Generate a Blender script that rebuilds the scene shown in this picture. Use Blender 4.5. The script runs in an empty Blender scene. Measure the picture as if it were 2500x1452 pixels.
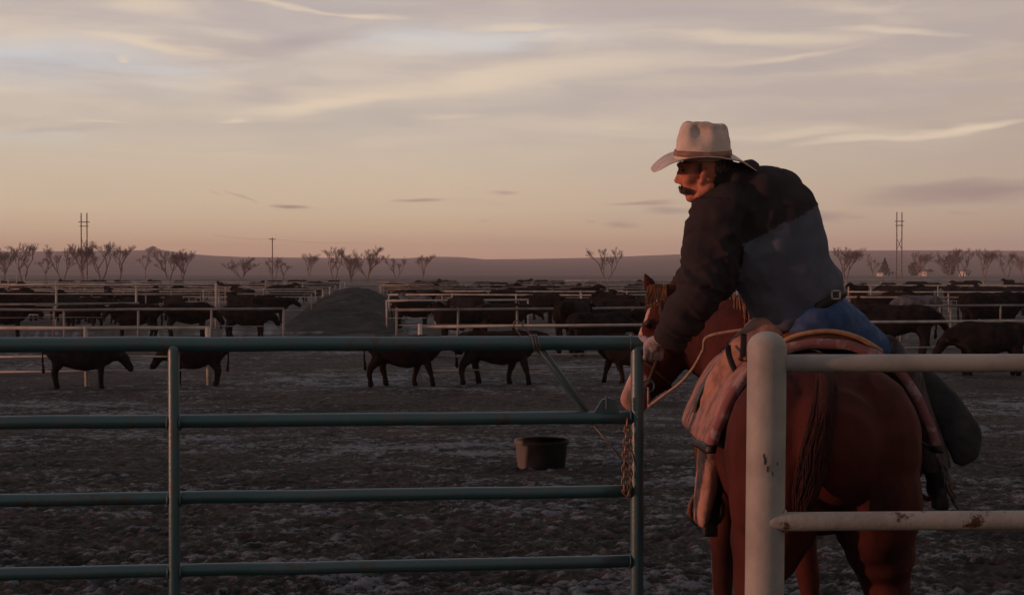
import bpy, bmesh, math, random
from mathutils import Vector, Matrix, noise
C = bpy.context.scene.collection
R = math.radians
rnd = random.Random(7)
# ------------------------------------------------------------------ camera
F = 3500.0; HOR = 665.0; EYE = 1.83          # focal length and horizon in photo pixels, eye height
scn = bpy.context.scene
cam = bpy.data.objects.new('camera', bpy.data.cameras.new('camera')); C.objects.link(cam)
cam.location = (0, 0, EYE)
cam.data.sensor_width = 36; cam.data.lens = 36 * F / 2500
cam.data.clip_start = 0.05; cam.data.clip_end = 20000
cam.rotation_euler = (math.pi / 2 - math.atan((726 - HOR) / F), 0, 0)
scn.camera = cam
def lin(*c):
    return tuple(((v / 255) / 12.92 if v <= 10 else ((v / 255 + .055) / 1.055) ** 2.4) for v in c) + (1,)
# ------------------------------------------------------------------ world
SUN_AZ, SUN_EL = R(-101), R(4.5)              # azimuth from +Y, negative = left
w = bpy.data.worlds.new('World'); scn.world = w; w.use_nodes = True
nt = w.node_tree; N = nt.nodes; L = nt.links
for n in list(N): N.remove(n)
def nd(t, **k):
    n = N.new(t)
    for a, b in k.items(): setattr(n, a, b)
    return n
def mth(op, a, b=None, clamp=False):
    n = nd('ShaderNodeMath', operation=op, use_clamp=clamp)
    for i, v in enumerate((a, b)):
        if v is None: continue
        if isinstance(v, (int, float)): n.inputs[i].default_value = v
        else: L.new(v, n.inputs[i])
    return n.outputs[0]
tc = nd('ShaderNodeTexCoord'); sep = nd('ShaderNodeSeparateXYZ'); L.new(tc.outputs['Generated'], sep.inputs[0])
az = mth('ARCTAN2', sep.outputs[0], sep.outputs[1]); el = mth('ARCSINE', sep.outputs[2])
def mixc(fac, a, b):
    n = nd('ShaderNodeMix', data_type='RGBA')
    if isinstance(fac, (int, float)): n.inputs[0].default_value = fac
    else: L.new(fac, n.inputs[0])
    for i, v in ((6, a), (7, b)):
        if isinstance(v, tuple): n.inputs[i].default_value = v
        else: L.new(v, n.inputs[i])
    return n.outputs[2]
def ramp(fac, stops):
    n = nd('ShaderNodeValToRGB'); L.new(fac, n.inputs[0]); e = n.color_ramp.elements
    while len(e) < len(stops): e.new(0.5)
    for i, (p, c) in enumerate(stops): e[i].position = p; e[i].color = c
    return n.outputs[0]
t = mth('MULTIPLY', el, 1 / .8, True)
sky = ramp(t, [(0, lin(178, 136, 120)), (.010, lin(194, 152, 130)), (.028, lin(201, 169, 139)), (.055, lin(199, 178, 151)),
               (.12, lin(189, 176, 161)), (.2, lin(190, 178, 170)), (.28, lin(154, 150, 155)), (.5, lin(112, 119, 138)), (1, lin(90, 104, 134))])
# darker and mauver to the right, a little yellower to the left
side = nd('ShaderNodeMapRange'); L.new(az, side.inputs[0]); side.inputs[1].default_value = -.05; side.inputs[2].default_value = .42
sky = mixc(mth('MULTIPLY', side.outputs[0], .75), sky, mixc(1.0, sky, lin(160, 142, 132)))
comb = nd('ShaderNodeCombineXYZ'); L.new(az, comb.inputs[0]); L.new(el, comb.inputs[1])
wob = nd('ShaderNodeTexNoise'); wob.inputs['Scale'].default_value = 5; wob.inputs['Detail'].default_value = 3
mw = nd('ShaderNodeMapping'); mw.inputs['Scale'].default_value = (1.6, 9, 1); L.new(comb.outputs[0], mw.inputs[0]); L.new(mw.outputs[0], wob.inputs[0])
sub = nd('ShaderNodeVectorMath', operation='SUBTRACT'); L.new(wob.outputs['Color'], sub.inputs[0]); sub.inputs[1].default_value = (.5, .5, .5)
mul = nd('ShaderNodeVectorMath', operation='MULTIPLY'); L.new(sub.outputs[0], mul.inputs[0]); mul.inputs[1].default_value = (.10, .022, 0)
add = nd('ShaderNodeVectorMath', operation='ADD'); L.new(comb.outputs[0], add.inputs[0]); L.new(mul.outputs[0], add.inputs[1])
vec = add.outputs[0]
def streak(scale, rot, lo, hi, seed, detail=5):
    m = nd('ShaderNodeMapping'); m.inputs['Scale'].default_value = scale; m.inputs['Rotation'].default_value = (0, 0, rot); m.inputs['Location'].default_value = (seed, seed * 2, 0)
    L.new(vec, m.inputs[0]); n = nd('ShaderNodeTexNoise'); n.inputs['Scale'].default_value = 1; n.inputs['Detail'].default_value = detail
    n.inputs['Roughness'].default_value = .55
    L.new(m.outputs[0], n.inputs[0])
    r = nd('ShaderNodeMapRange', interpolation_type='SMOOTHSTEP'); L.new(n.outputs[0], r.inputs[0]); r.inputs[1].default_value = lo; r.inputs[2].default_value = hi
    return r.outputs[0]
up = nd('ShaderNodeMapRange', interpolation_type='SMOOTHSTEP'); L.new(el, up.inputs[0]); up.inputs[1].default_value = .05; up.inputs[2].default_value = .13
CREAM = lin(212, 193, 170); GREY = lin(166, 154, 152); BLUE = lin(188, 190, 193); SMOKE = lin(150, 131, 126)
def puff(px, py, wd, ht, col, amt, tilt=0.0, edge=.1):
    global sky
    m = nd('ShaderNodeMapping', vector_type='TEXTURE')
    m.inputs['Location'].default_value = (math.atan((px - 1250) / F), math.atan((HOR - py) / F), 0)
    m.inputs['Rotation'].default_value = (0, 0, tilt); m.inputs['Scale'].default_value = (wd / F, ht / F, 1)
    L.new(vec, m.inputs[0]); ln = nd('ShaderNodeVectorMath', operation='LENGTH'); L.new(m.outputs[0], ln.inputs[0])
    r = nd('ShaderNodeMapRange', interpolation_type='SMOOTHSTEP'); L.new(ln.outputs[1], r.inputs[0])
    r.inputs[1].default_value = 1.15; r.inputs[2].default_value = edge; r.inputs[3].default_value = 0; r.inputs[4].default_value = amt
    sky = mixc(r.outputs[0], sky, col)
puff(150, 190, 420, 75, BLUE, .9); puff(1150, 100, 420, 45, BLUE, .75); puff(60, 350, 260, 30, lin(192, 186, 178), .5)
puff(450, 60, 700, 60, GREY, .35)
sky = mixc(mth('MULTIPLY', mth('MULTIPLY', streak((5, 42, 1), .06, .42, .75, 3.1), up.outputs[0]), .6), sky, GREY)
sky = mixc(mth('MULTIPLY', mth('MULTIPLY', streak((3, 34, 1), -.10, .45, .8, 8.7, 4), up.outputs[0]), .6), sky, CREAM)
sky = mixc(mth('MULTIPLY', streak((3, 90, 1), .02, .5, .8, 5.3, 3), .22), sky, GREY)
sky = mixc(mth('MULTIPLY', mth('MULTIPLY', streak((14, 60, 1), .08, .45, .7, 12.9, 6), up.outputs[0]), .30), sky, GREY)
sky = mixc(mth('MULTIPLY', mth('MULTIPLY', streak((10, 48, 1), -.06, .48, .72, 21.4, 6), up.outputs[0]), .32), sky, CREAM)
for a in ((690, 112, 190, 42, GREY, .95, .10), (520, 135, 220, 26, GREY, .6, -.16), (1000, 30, 420, 26, GREY, .5, 0), (1720, 35, 420, 32, GREY, .75, -.05),
          (1880, 172, 330, 26, GREY, .7, .03), (2330, 110, 330, 40, GREY, .7, .05), (2400, 40, 300, 40, GREY, .5, 0), (640, 235, 240, 20, GREY, .35, .1),
          (800, 255, 290, 20, CREAM, .85, .10), (1080, 205, 460, 42, CREAM, .6, .13), (1400, 175, 420, 34, CREAM, .5, .08), (1000, 290, 900, 26, GREY, .35, .05), (1500, 250, 600, 34, GREY, .4, .03), (2100, 230, 500, 34, GREY, .5, 0), (380, 132, 230, 12, CREAM, .75, -.12),
          (320, 30, 210, 26, CREAM, .6, -.15), (720, 30, 200, 7, CREAM, .6, -.12), (880, 47, 70, 12, CREAM, .7, -.1), (1300, 66, 180, 9, CREAM, .7, 0),
          (1840, 105, 300, 20, CREAM, .55, -.05), (2150, 98, 260, 10, CREAM, .55, -.06), (2220, 335, 300, 12, CREAM, .75, .09), (2380, 318, 180, 10, CREAM, .8, .05),
          (1960, 330, 240, 10, CREAM, .4, .02), (545, 295, 45, 7, CREAM, .75, 0), (330, 165, 22, 8, CREAM, .7, 0), (240, 313, 110, 6, CREAM, .5, 0), (1100, 290, 90, 8, CREAM, .35, 0),
          (130, 332, 130, 9, GREY, .4, .03), (1880, 150, 230, 10, CREAM, .5, .08),
          (718, 498, 66, 9, SMOKE, 1.0, 0), (990, 498, 64, 6, SMOKE, .75, .01), (1230, 479, 55, 7, SMOKE, .55, 0), (600, 480, 40, 6, SMOKE, .4, -.3), (530, 475, 20, 5, SMOKE, .3, -.3),
          (1570, 495, 120, 9, SMOKE, .7, .02), (1630, 512, 90, 12, SMOKE, .6, 0), (1500, 543, 46, 18, SMOKE, .55, 0), (1188, 532, 22, 4, SMOKE, .35, 0), (1435, 537, 16, 4, SMOKE, .4, 0),
          (2360, 482, 300, 32, SMOKE, .95, 0), (2250, 470, 180, 16, SMOKE, .5, .05), (2030, 524, 110, 20, SMOKE, .7, 0), (2140, 526, 30, 6, SMOKE, .4, -.2), (2370, 530, 20, 4, SMOKE, .4, 0)):
    puff(*a)
nish = nd('ShaderNodeTexSky', sky_type='NISHITA', sun_disc=False, sun_elevation=SUN_EL, sun_rotation=SUN_AZ)
nm = nd('ShaderNodeVectorMath', operation='SCALE'); L.new(nish.outputs[0], nm.inputs[0]); nm.inputs['Scale'].default_value = .06
fin = mixc(.93, nm.outputs[0], sky)
# the half of the sky behind the camera is duller than the glowing half in front
back = nd('ShaderNodeMapRange', interpolation_type='SMOOTHSTEP'); L.new(sep.outputs[1], back.inputs[0]); back.inputs[1].default_value = .75; back.inputs[2].default_value = -.5; back.inputs[3].default_value = 1.32; back.inputs[4].default_value = .78
sc_ = nd('ShaderNodeVectorMath', operation='SCALE'); L.new(fin, sc_.inputs[0]); L.new(back.outputs[0], sc_.inputs['Scale']); fin = sc_.outputs[0]
bg = nd('ShaderNodeBackground'); L.new(fin, bg.inputs[0]); bg.inputs[1].default_value = 1.0
wo = nd('ShaderNodeOutputWorld'); L.new(bg.outputs[0], wo.inputs[0])
w.cycles.sampling_method = 'MANUAL'; w.cycles.sample_map_resolution = 512
# ------------------------------------------------------------------ sun
sl = bpy.data.lights.new('sun', 'SUN'); sl.energy = 2.05; sl.angle = R(1.2); sl.color = (1, .42, .27)
sun = bpy.data.objects.new('sun', sl); C.objects.link(sun)
sdir = Vector((math.sin(SUN_AZ) * math.cos(SUN_EL), math.cos(SUN_AZ) * math.cos(SUN_EL), math.sin(SUN_EL)))
sun.rotation_euler = sdir.to_track_quat('Z', 'Y').to_euler()
scn.view_settings.view_transform = 'Standard'; scn.view_settings.look = 'None'
scn.view_settings.exposure = 0; scn.view_settings.gamma = 1
scn.cycles.volume_bounces = 0; scn.cycles.max_bounces = 6

# ------------------------------------------------------------------ helpers
def P(px, py, Y):
    """point of the place at depth Y seen at photo pixel px, py"""
    dy = (726 - py) / F; p = math.atan((726 - HOR) / F)
    vy = math.cos(p) + dy * math.sin(p); vz = dy * math.cos(p) - math.sin(p); vx = (px - 1250) / F
    return Vector((vx / vy * Y, Y, EYE + vz / vy * Y))
def tag(o, label=None, cat=None, group=None, kind=None):
    for k, v in (('label', label), ('category', cat), ('group', group), ('kind', kind)):
        if v: o[k] = v
    return o
class G:
    def __init__(s): s.v = []; s.f = []; s.m = []
    def add(s, vs, fs, mi=0):
        o = len(s.v); s.v += [tuple(v) for v in vs]; s.f += [tuple(i + o for i in f) for f in fs]; s.m += [mi] * len(fs)
        return s
    def tube(s, pts, rad, n=10, side=None, cap=True, sub=1, mi=0, rnd_cap=False):
        pts = [Vector(p) for p in pts]; rad = [(r, r) if isinstance(r, (int, float)) else r for r in rad] if isinstance(rad, (list,)) else [(rad, rad)] * len(pts)
        if sub > 1 and len(pts) > 2:
            np_, nr = [], []
            for i in range(len(pts) - 1):
                a = pts[max(i - 1, 0)]; b = pts[i]; c = pts[i + 1]; d = pts[min(i + 2, len(pts) - 1)]
                for k in range(sub):
                    t = k / sub
                    np_.append(.5 * ((2 * b) + (c - a) * t + (2 * a - 5 * b + 4 * c - d) * t * t + (3 * b - a - 3 * c + d) * t ** 3))
                    u = t * t * (3 - 2 * t)
                    nr.append((rad[i][0] * (1 - u) + rad[i + 1][0] * u, rad[i][1] * (1 - u) + rad[i + 1][1] * u))
            pts = np_ + [pts[-1]]; rad = nr + [rad[-1]]
        if rnd_cap:
            t0 = (pts[0] - pts[1]).normalized(); t1 = (pts[-1] - pts[-2]).normalized()
            pre = []; post = []
            for a in (80, 55, 28):
                q = R(a); r = rad[0]; pre.append((pts[0] + t0 * min(r) * math.sin(q), (r[0] * math.cos(q), r[1] * math.cos(q))))
            for a in (28, 55, 80):
                q = R(a); r = rad[-1]; post.append((pts[-1] + t1 * min(r) * math.sin(q), (r[0] * math.cos(q), r[1] * math.cos(q))))
            pts = [p for p, _ in pre] + pts + [p for p, _ in post]; rad = [r for _, r in pre] + rad + [r for _, r in post]
        hint = Vector(side) if side is not None else None
        vs = []; prev = None
        for i, p in enumerate(pts):
            tg = (pts[min(i + 1, len(pts) - 1)] - pts[max(i - 1, 0)]).normalized()
            h = hint if hint is not None else (prev if prev is not None else (Vector((1, 0, 0)) if abs(tg.x) < .8 else Vector((0, 1, 0))))
            a = (h - tg * h.dot(tg)).normalized(); b = tg.cross(a); prev = a
            for k in range(n):
                q = 2 * math.pi * k / n
                vs.append(p + a * math.cos(q) * rad[i][0] + b * math.sin(q) * rad[i][1])
        fs = [(i * n + k, i * n + (k + 1) % n, (i + 1) * n + (k + 1) % n, (i + 1) * n + k) for i in range(len(pts) - 1) for k in range(n)]
        if cap: fs += [tuple(range(n))[::-1], tuple((len(pts) - 1) * n + k for k in range(n))]
        return s.add(vs, fs, mi)
    def ell(s, c, r, rot=None, n=16, m=10, mi=0):
        c = Vector(c); M = rot if rot is not None else Matrix.Identity(3); r = (r, r, r) if isinstance(r, (int, float)) else r
        vs = [c + M @ Vector((0, 0, r[2]))]
        for i in range(1, m):
            a = math.pi * i / m
            for k in range(n):
                q = 2 * math.pi * k / n; vs.append(c + M @ Vector((r[0] * math.sin(a) * math.cos(q), r[1] * math.sin(a) * math.sin(q), r[2] * math.cos(a))))
        vs.append(c - M @ Vector((0, 0, r[2]))); e = len(vs) - 1
        fs = [(0, 1 + k, 1 + (k + 1) % n) for k in range(n)]
        fs += [(1 + i * n + k, 1 + (i + 1) * n + k, 1 + (i + 1) * n + (k + 1) % n, 1 + i * n + (k + 1) % n) for i in range(m - 2) for k in range(n)]
        fs += [(e, 1 + (m - 2) * n + (k + 1) % n, 1 + (m - 2) * n + k) for k in range(n)]
        return s.add(vs, fs, mi)
    def box(s, lo, hi, M=None, mi=0):
        vs = [Vector((x, y, z)) for x in (lo[0], hi[0]) for y in (lo[1], hi[1]) for z in (lo[2], hi[2])]
        if M is not None: vs = [M @ v for v in vs]
        return s.add(vs, [(0, 1, 3, 2), (4, 6, 7, 5), (0, 4, 5, 1), (2, 3, 7, 6), (0, 2, 6, 4), (1, 5, 7, 3)], mi)
    def mesh(s, name, mats, smooth=True):
        me = bpy.data.meshes.new(name); me.from_pydata(s.v, [], s.f)
        for m in (mats if isinstance(mats, (list, tuple)) else [mats]): me.materials.append(m)
        me.polygons.foreach_set('material_index', s.m); me.polygons.foreach_set('use_smooth', [smooth] * len(s.f)); me.update()
        return me
    def obj(s, name, mats, parent=None, smooth=True, loc=None):
        return link(name, s.mesh(name, mats, smooth), parent)
def root_loc(o):
    v = o.location.copy()
    return v if o.parent is None else Vector((0, 0, 0))
def link(name, me, parent=None):
    o = bpy.data.objects.new(name, me); C.objects.link(o)
    if parent: o.parent = parent; o.matrix_parent_inverse = Matrix.Translation(-root_loc(parent))      # parts are built in place coordinates
    return o
def empty(name, loc=(0, 0, 0), rz=0):
    o = bpy.data.objects.new(name, None); C.objects.link(o); o.location = loc; o.rotation_euler = (0, 0, rz); o.empty_display_size = .2
    return o
def remesh(g, voxel, smooth=4, name='m', mats=None, disp=None, deci=None):
    """one continuous skin round overlapping closed shapes"""
    me = bpy.data.meshes.new(name); me.from_pydata(g.v, [], g.f); o = bpy.data.objects.new('tmp', me); C.objects.link(o)
    bm = bmesh.new(); bm.from_mesh(me); bmesh.ops.recalc_face_normals(bm, faces=bm.faces); bm.to_mesh(me); bm.free()
    m = o.modifiers.new('r', 'REMESH'); m.mode = 'VOXEL'; m.voxel_size = voxel
    m = o.modifiers.new('s', 'SMOOTH'); m.factor = .5; m.iterations = smooth
    if deci: m = o.modifiers.new('d', 'DECIMATE'); m.ratio = deci
    dg = bpy.context.evaluated_depsgraph_get(); dg.update()
    out = bpy.data.meshes.new_from_object(o.evaluated_get(dg)); out.name = name
    bpy.data.objects.remove(o); bpy.data.meshes.remove(me)
    if disp:
        ns = [v.normal.copy() for v in out.vertices]
        for v, n in zip(out.vertices, ns): v.co += n * disp(v.co, n)
    out.materials.clear()
    for mm in (mats if isinstance(mats, (list, tuple)) else [mats]): out.materials.append(mm)
    out.polygons.foreach_set('use_smooth', [True] * len(out.polygons)); out.update()
    return out
def colour_attr(me, fn, name='patch'):
    a = me.attributes.new(name, 'FLOAT', 'POINT')
    a.data.foreach_set('value', [fn(v.co) for v in me.vertices])

def mat(name, col, rough=.8, col2=None, scale=8, lo=.4, hi=.65, bump=0, bscale=None, metal=0, attr=None, attrcol=None, extra=None, stretch=None, spec=.3, sheen=0, detail=6):
    m = bpy.data.materials.new(name); m.use_nodes = True; t = m.node_tree; b = t.nodes['Principled BSDF']
    b.inputs['Roughness'].default_value = rough; b.inputs['Metallic'].default_value = metal; b.inputs['Specular IOR Level'].default_value = spec
    if sheen: b.inputs['Sheen Weight'].default_value = sheen; b.inputs['Sheen Roughness'].default_value = .5
    c = col if len(col) == 4 else tuple(col) + (1,)
    tcn = t.nodes.new('ShaderNodeTexCoord'); src = tcn.outputs['Object']
    if stretch:
        mp = t.nodes.new('ShaderNodeMapping'); mp.inputs['Scale'].default_value = stretch; t.links.new(src, mp.inputs[0]); src = mp.outputs[0]
    def noise_n(sc, det=6, ro=.6):
        n = t.nodes.new('ShaderNodeTexNoise'); n.inputs['Scale'].default_value = sc; n.inputs['Detail'].default_value = det; n.inputs['Roughness'].default_value = ro; t.links.new(src, n.inputs[0]); return n
    def mx(f, a, bb):
        n = t.nodes.new('ShaderNodeMix'); n.data_type = 'RGBA'; t.links.new(f, n.inputs[0])
        for i, v in ((6, a), (7, bb)):
            if isinstance(v, tuple): n.inputs[i].default_value = v if len(v) == 4 else v + (1,)
            else: t.links.new(v, n.inputs[i])
        return n.outputs[2]
    out = c
    if col2:
        n = noise_n(scale, detail); r = t.nodes.new('ShaderNodeMapRange'); r.interpolation_type = 'SMOOTHSTEP'; t.links.new(n.outputs[0], r.inputs[0]); r.inputs[1].default_value = lo; r.inputs[2].default_value = hi
        out = mx(r.outputs[0], out, col2)
    if extra:            # (colour, scale, lo, hi)
        for ec, es, el_, eh in extra:
            n = noise_n(es, 8, .7); r = t.nodes.new('ShaderNodeMapRange'); t.links.new(n.outputs[0], r.inputs[0]); r.inputs[1].default_value = el_; r.inputs[2].default_value = eh
            out = mx(r.outputs[0], out, ec)
    if attr:
        a = t.nodes.new('ShaderNodeAttribute'); a.attribute_name = attr; out = mx(a.outputs['Fac'], out, attrcol)
    if isinstance(out, tuple): b.inputs['Base Color'].default_value = out
    else: t.links.new(out, b.inputs['Base Color'])
    if bump:
        n = noise_n(bscale or scale * 3, 6); bp = t.nodes.new('ShaderNodeBump'); bp.inputs['Strength'].default_value = bump; bp.inputs['Distance'].default_value = .02
        t.links.new(n.outputs[0], bp.inputs['Height']); t.links.new(bp.outputs[0], b.inputs['Normal'])
    return m

# ------------------------------------------------------------------ materials
RUST = (.06, .025, .012, 1)
M_white = mat('white_paint', (.31, .295, .27), .6, (.22, .205, .19), 5, .35, .7, bump=.12, bscale=60, extra=[(RUST, 9, .68, .72)])
M_whiterust = mat('white_paint_rusty', (.29, .275, .25), .65, (.20, .185, .17), 6, .35, .7, bump=.2, bscale=50, extra=[(RUST, 7, .57, .61), ((.12, .09, .07, 1), 20, .6, .7)])
M_gate = mat('gate_paint', (.027, .082, .092), .40, (.042, .078, .084), 14, .45, .6, bump=.1, bscale=80, extra=[((.16, .15, .14, 1), 24, .66, .72), ((.05, .04, .034, 1), 7, .58, .66)], spec=.6)
M_chain = mat('chain_steel', (.22, .14, .09), .55, metal=.6)
M_latch = mat('latch_steel', (.06, .10, .12), .5, metal=.3)
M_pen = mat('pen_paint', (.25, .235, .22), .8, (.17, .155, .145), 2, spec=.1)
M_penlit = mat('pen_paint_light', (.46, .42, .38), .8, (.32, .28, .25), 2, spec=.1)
M_skin = mat('skin', (.46, .165, .10), .6, (.33, .10, .065), 30, .4, .7, bump=.1, bscale=150, spec=.3)
M_jack = mat('jacket_cloth', (.088, .098, .130), .9, (.115, .125, .155), 7, .4, .7, bump=.3, bscale=240, attr='patch', attrcol=(.034, .028, .031, 1), spec=.06)
M_sleeve = mat('jacket_sleeve_cloth', (.026, .021, .022), .85, (.034, .026, .028), 20, bump=.3, bscale=240, spec=.15)
M_jean = mat('denim', (.026, .060, .15), .9, (.06, .10, .20), 22, .4, .75, bump=.35, bscale=260)
M_chap = mat('chap_leather', (.37, .185, .14), .75, (.19, .10, .08), 16, .4, .7, bump=.3, bscale=40)
M_chapd = mat('chap_leather_dark', (.016, .016, .019), .8, (.026, .024, .026), 10, bump=.3, bscale=40)
M_fringe = mat('fringe_leather', (.075, .062, .060), .85, (.03, .026, .026), 40, stretch=(1, 1, .25))
M_hat = mat('hat_felt', (.54, .45, .39), .85, (.38, .31, .27), 14, .4, .7, bump=.2, bscale=90, sheen=.1, extra=[((.22, .15, .11, 1), 11, .60, .72)])
M_band = mat('hat_band_leather', (.26, .14, .10), .7, (.17, .09, .07), 20)
M_hair = mat('dark_hair', (.045, .032, .026), .85, (.12, .09, .075), 90, stretch=(1, 1, .2), bump=.6, bscale=200)
M_greyhair = mat('grey_hair', (.20, .12, .10), .8, (.10, .06, .05), 90, bump=.6, bscale=200)
M_glove = mat('glove_leather', (.30, .25, .26), .75, (.16, .13, .14), 40, .45, .65, bump=.3, bscale=90)
M_boot = mat('boot_leather', (.014, .012, .012), .55, (.03, .025, .02), 12)
M_coat = mat('sorrel_coat', (.066, .015, .011), .8, (.026, .009, .008), 5, .4, .7, bump=.25, bscale=160, attr='patch', attrcol=(.46, .27, .23, 1), spec=.12, stretch=(1, 1, .5))
M_mane = mat('flaxen_mane', (.20, .085, .035), .75, (.10, .04, .018), 50, bump=.6, bscale=150, stretch=(1, 1, .2))
M_tail = mat('tail_hair', (.036, .010, .008), .95, (.042, .016, .012), 45, .5, .8, bump=.8, bscale=150, stretch=(1, 1, .08))
M_hoof = mat('hoof', (.03, .025, .02), .6)
M_sadd = mat('saddle_leather', (.16, .055, .022), .45, (.08, .03, .015), 14, bump=.2, bscale=60)
M_sadrim = mat('saddle_rawhide', (.36, .2, .11), .5, (.25, .13, .07), 14)
M_pad = mat('saddle_pad_wool', (.33, .17, .14), .9, (.17, .10, .085), 16, bump=.4, bscale=90)
M_padedge = mat('pad_edge_felt', (.20, .08, .08), .9, (.30, .2, .2), 14, .5, .6)
M_strap = mat('black_strap', (.012, .009, .008), .5)
M_brid = mat('bridle_leather', (.05, .022, .012), .5)
M_rope = mat('rein_rope', (.33, .22, .16), .8, (.2, .13, .1), 60)
M_trunk = mat('bare_bark', (.26, .20, .19), .95, (.18, .14, .135), 3, spec=.05)
M_pole = mat('pole_wood', (.28, .22, .20), .9, (.10, .07, .06), 2)
M_ever = mat('evergreen', (.03, .028, .022), .9, (.06, .05, .04), .6)
M_tub = mat('tub_rubber', (.009, .010, .011), .7, (.018, .018, .018), 9, spec=.08, attr='patch', attrcol=(.12, .105, .10, 1))
M_housew = mat('house_white', (.55, .52, .5), .8); M_roof = mat('house_roof', (.12, .10, .10), .8); M_win = mat('house_window', (.03, .03, .04), .2)
def cowmat(n, c, c2): return mat(n, c, .9, c2, 4, bump=.2, bscale=40, spec=.04)
M_cow = {'black': cowmat('cow_black', (.009, .0085, .009), (.02, .016, .014)), 'dark brown': cowmat('cow_dark_brown', (.013, .009, .0075), (.009, .007, .006)),
         'brown': cowmat('cow_brown', (.022, .014, .011), (.013, .009, .008)), 'tan': cowmat('cow_tan', (.06, .045, .03), (.035, .024, .016)),
         'grey': cowmat('cow_grey', (.10, .10, .115), (.05, .05, .055))}

# ------------------------------------------------------------------ ground
def gz(x, y):
    t = min(max((y - 8) / 19, 0), 1); t = t * t * (3 - 2 * t)
    return -.5 * t
def ground_mat():
    m = bpy.data.materials.new('frosty_mud'); m.use_nodes = True; t = m.node_tree; b = t.nodes['Principled BSDF']; Ls = t.links
    tcn = t.nodes.new('ShaderNodeTexCoord'); geo = t.nodes.new('ShaderNodeNewGeometry'); src = tcn.outputs['Object']
    def nz(sc, det, ro=.6, st=None):
        s = src
        if st: mp = t.nodes.new('ShaderNodeMapping'); mp.inputs['Scale'].default_value = st; Ls.new(src, mp.inputs[0]); s = mp.outputs[0]
        n = t.nodes.new('ShaderNodeTexNoise'); n.inputs['Scale'].default_value = sc; n.inputs['Detail'].default_value = det; n.inputs['Roughness'].default_value = ro; Ls.new(s, n.inputs[0]); return n.outputs[0]
    def mr(v, a, c, lo=0, hi=1):
        r = t.nodes.new('ShaderNodeMapRange'); r.interpolation_type = 'SMOOTHSTEP'; Ls.new(v, r.inputs[0]); r.inputs[1].default_value = a; r.inputs[2].default_value = c; r.inputs[3].default_value = lo; r.inputs[4].default_value = hi; return r.outputs[0]
    def ma(op, a, c):
        n = t.nodes.new('ShaderNodeMath'); n.operation = op
        for i, v in enumerate((a, c)):
            if isinstance(v, (int, float)): n.inputs[i].default_value = v
            else: Ls.new(v, n.inputs[i])
        return n.outputs[0]
    def mx(f, a, c):
        n = t.nodes.new('ShaderNodeMix'); n.data_type = 'RGBA'; Ls.new(f, n.inputs[0])
        for i, v in ((6, a), (7, c)):
            if isinstance(v, tuple): n.inputs[i].default_value = v
            else: Ls.new(v, n.inputs[i])
        return n.outputs[2]
    mud = mx(mr(nz(.9, 4), .4, .65), (.021, .018, .016, 1), (.040, .033, .028, 1))
    mud = mx(mr(nz(.35, 3), .5, .7), mud, (.050, .041, .031, 1)); mud = mx(mr(nz(11, 6, .8), .50, .62), mud, (.085, .084, .084, 1))
    fine = nz(30, 8, .9, (1, .8, 1)); mid = nz(2.2, 5, .65, (.7, 1, 1)); big = nz(.22, 3, .5, (.6, 1, 1))
    fr = ma('ADD', ma('MULTIPLY', ma('ADD', ma('MULTIPLY', fine, .75), ma('MULTIPLY', nz(12, 5, .8, (.8, 1, 1)), .55)), 1.5), ma('ADD', ma('MULTIPLY', mid, .9), ma('MULTIPLY', big, .9)))
    sepn = t.nodes.new('ShaderNodeSeparateXYZ'); Ls.new(geo.outputs['Normal'], sepn.inputs[0])
    up_ = mr(sepn.outputs[2], .72, .97)
    hi = t.nodes.new('ShaderNodeAttribute'); hi.attribute_name = 'high'; hgt = mr(hi.outputs['Fac'], -.25, .5)
    frost = ma('MULTIPLY', mr(ma('ADD', fr, ma('MULTIPLY', hgt, .26)), 2.02, 2.16), ma('ADD', ma('MULTIPLY', up_, .55), .45))
    mud = mx(mr(nz(.55, 4, .6, (.45, 1, 1)), .54, .66), mud, (.012, .0115, .011, 1))
    mud = mx(mr(hi.outputs['Fac'], -.1, -.6), mud, (.008, .006, .0055, 1))
    col = mx(frost, mud, (.170, .190, .215, 1))
    Ls.new(col, b.inputs['Base Color']); b.inputs['Roughness'].default_value = .85; b.inputs['Specular IOR Level'].default_value = .2
    bp = t.nodes.new('ShaderNodeBump'); bp.inputs['Strength'].default_value = .9; bp.inputs['Distance'].default_value = .03
    Ls.new(ma('ADD', fine, nz(60, 4)), bp.inputs['Height']); Ls.new(bp.outputs[0], b.inputs['Normal'])
    return m
def clump(x, y, a):
    p = Vector((x * 8.5, y * 6.5, 0))
    n = noise.noise(p) * .5 + noise.noise(p * 2.1) * .55 + noise.noise(p * 4.3) * .35
    big = noise.noise(Vector((x * .9, y * 1.3, 3.3)))
    hoof = -max(0, noise.noise(Vector((x * 3.1, y * 3.1, 9))) - .25) * 1.3
    return a * (n + hoof + big * .9), n + hoof + big * .35
rows = [-60, -20, -5, 0, 2, 3.5]; y = 4.5
while y < 7.6: rows.append(y); y *= 1.012
while y < 50: rows.append(y); y *= 1.0032
while y < 4500: rows.append(y); y *= 1.12
rows.append(4650)
cols = [-1.9, -1.5, -1.1, -.8, -.6, -.5] + [-.44 + .0026 * i for i in range(339)] + [.5, .6, .8, 1.1, 1.5, 1.9]
g = G(); vs = []; HI = []
for y in rows:
    yy = max(y, 6)
    for c in cols:
        x = c * yy; a = .046 * max(0, 1 - max(0, y - 10) / 60) if 4 < y < 60 else .0
        if abs(c) > .47: a *= .5
        dz, hh = clump(x, y, a) if a else (0, noise.noise(Vector((x * .8, y * .8, 0))) * .6)
        vs.append((x, y, gz(x, y) + dz)); HI.append(hh)
n = len(cols)
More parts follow.
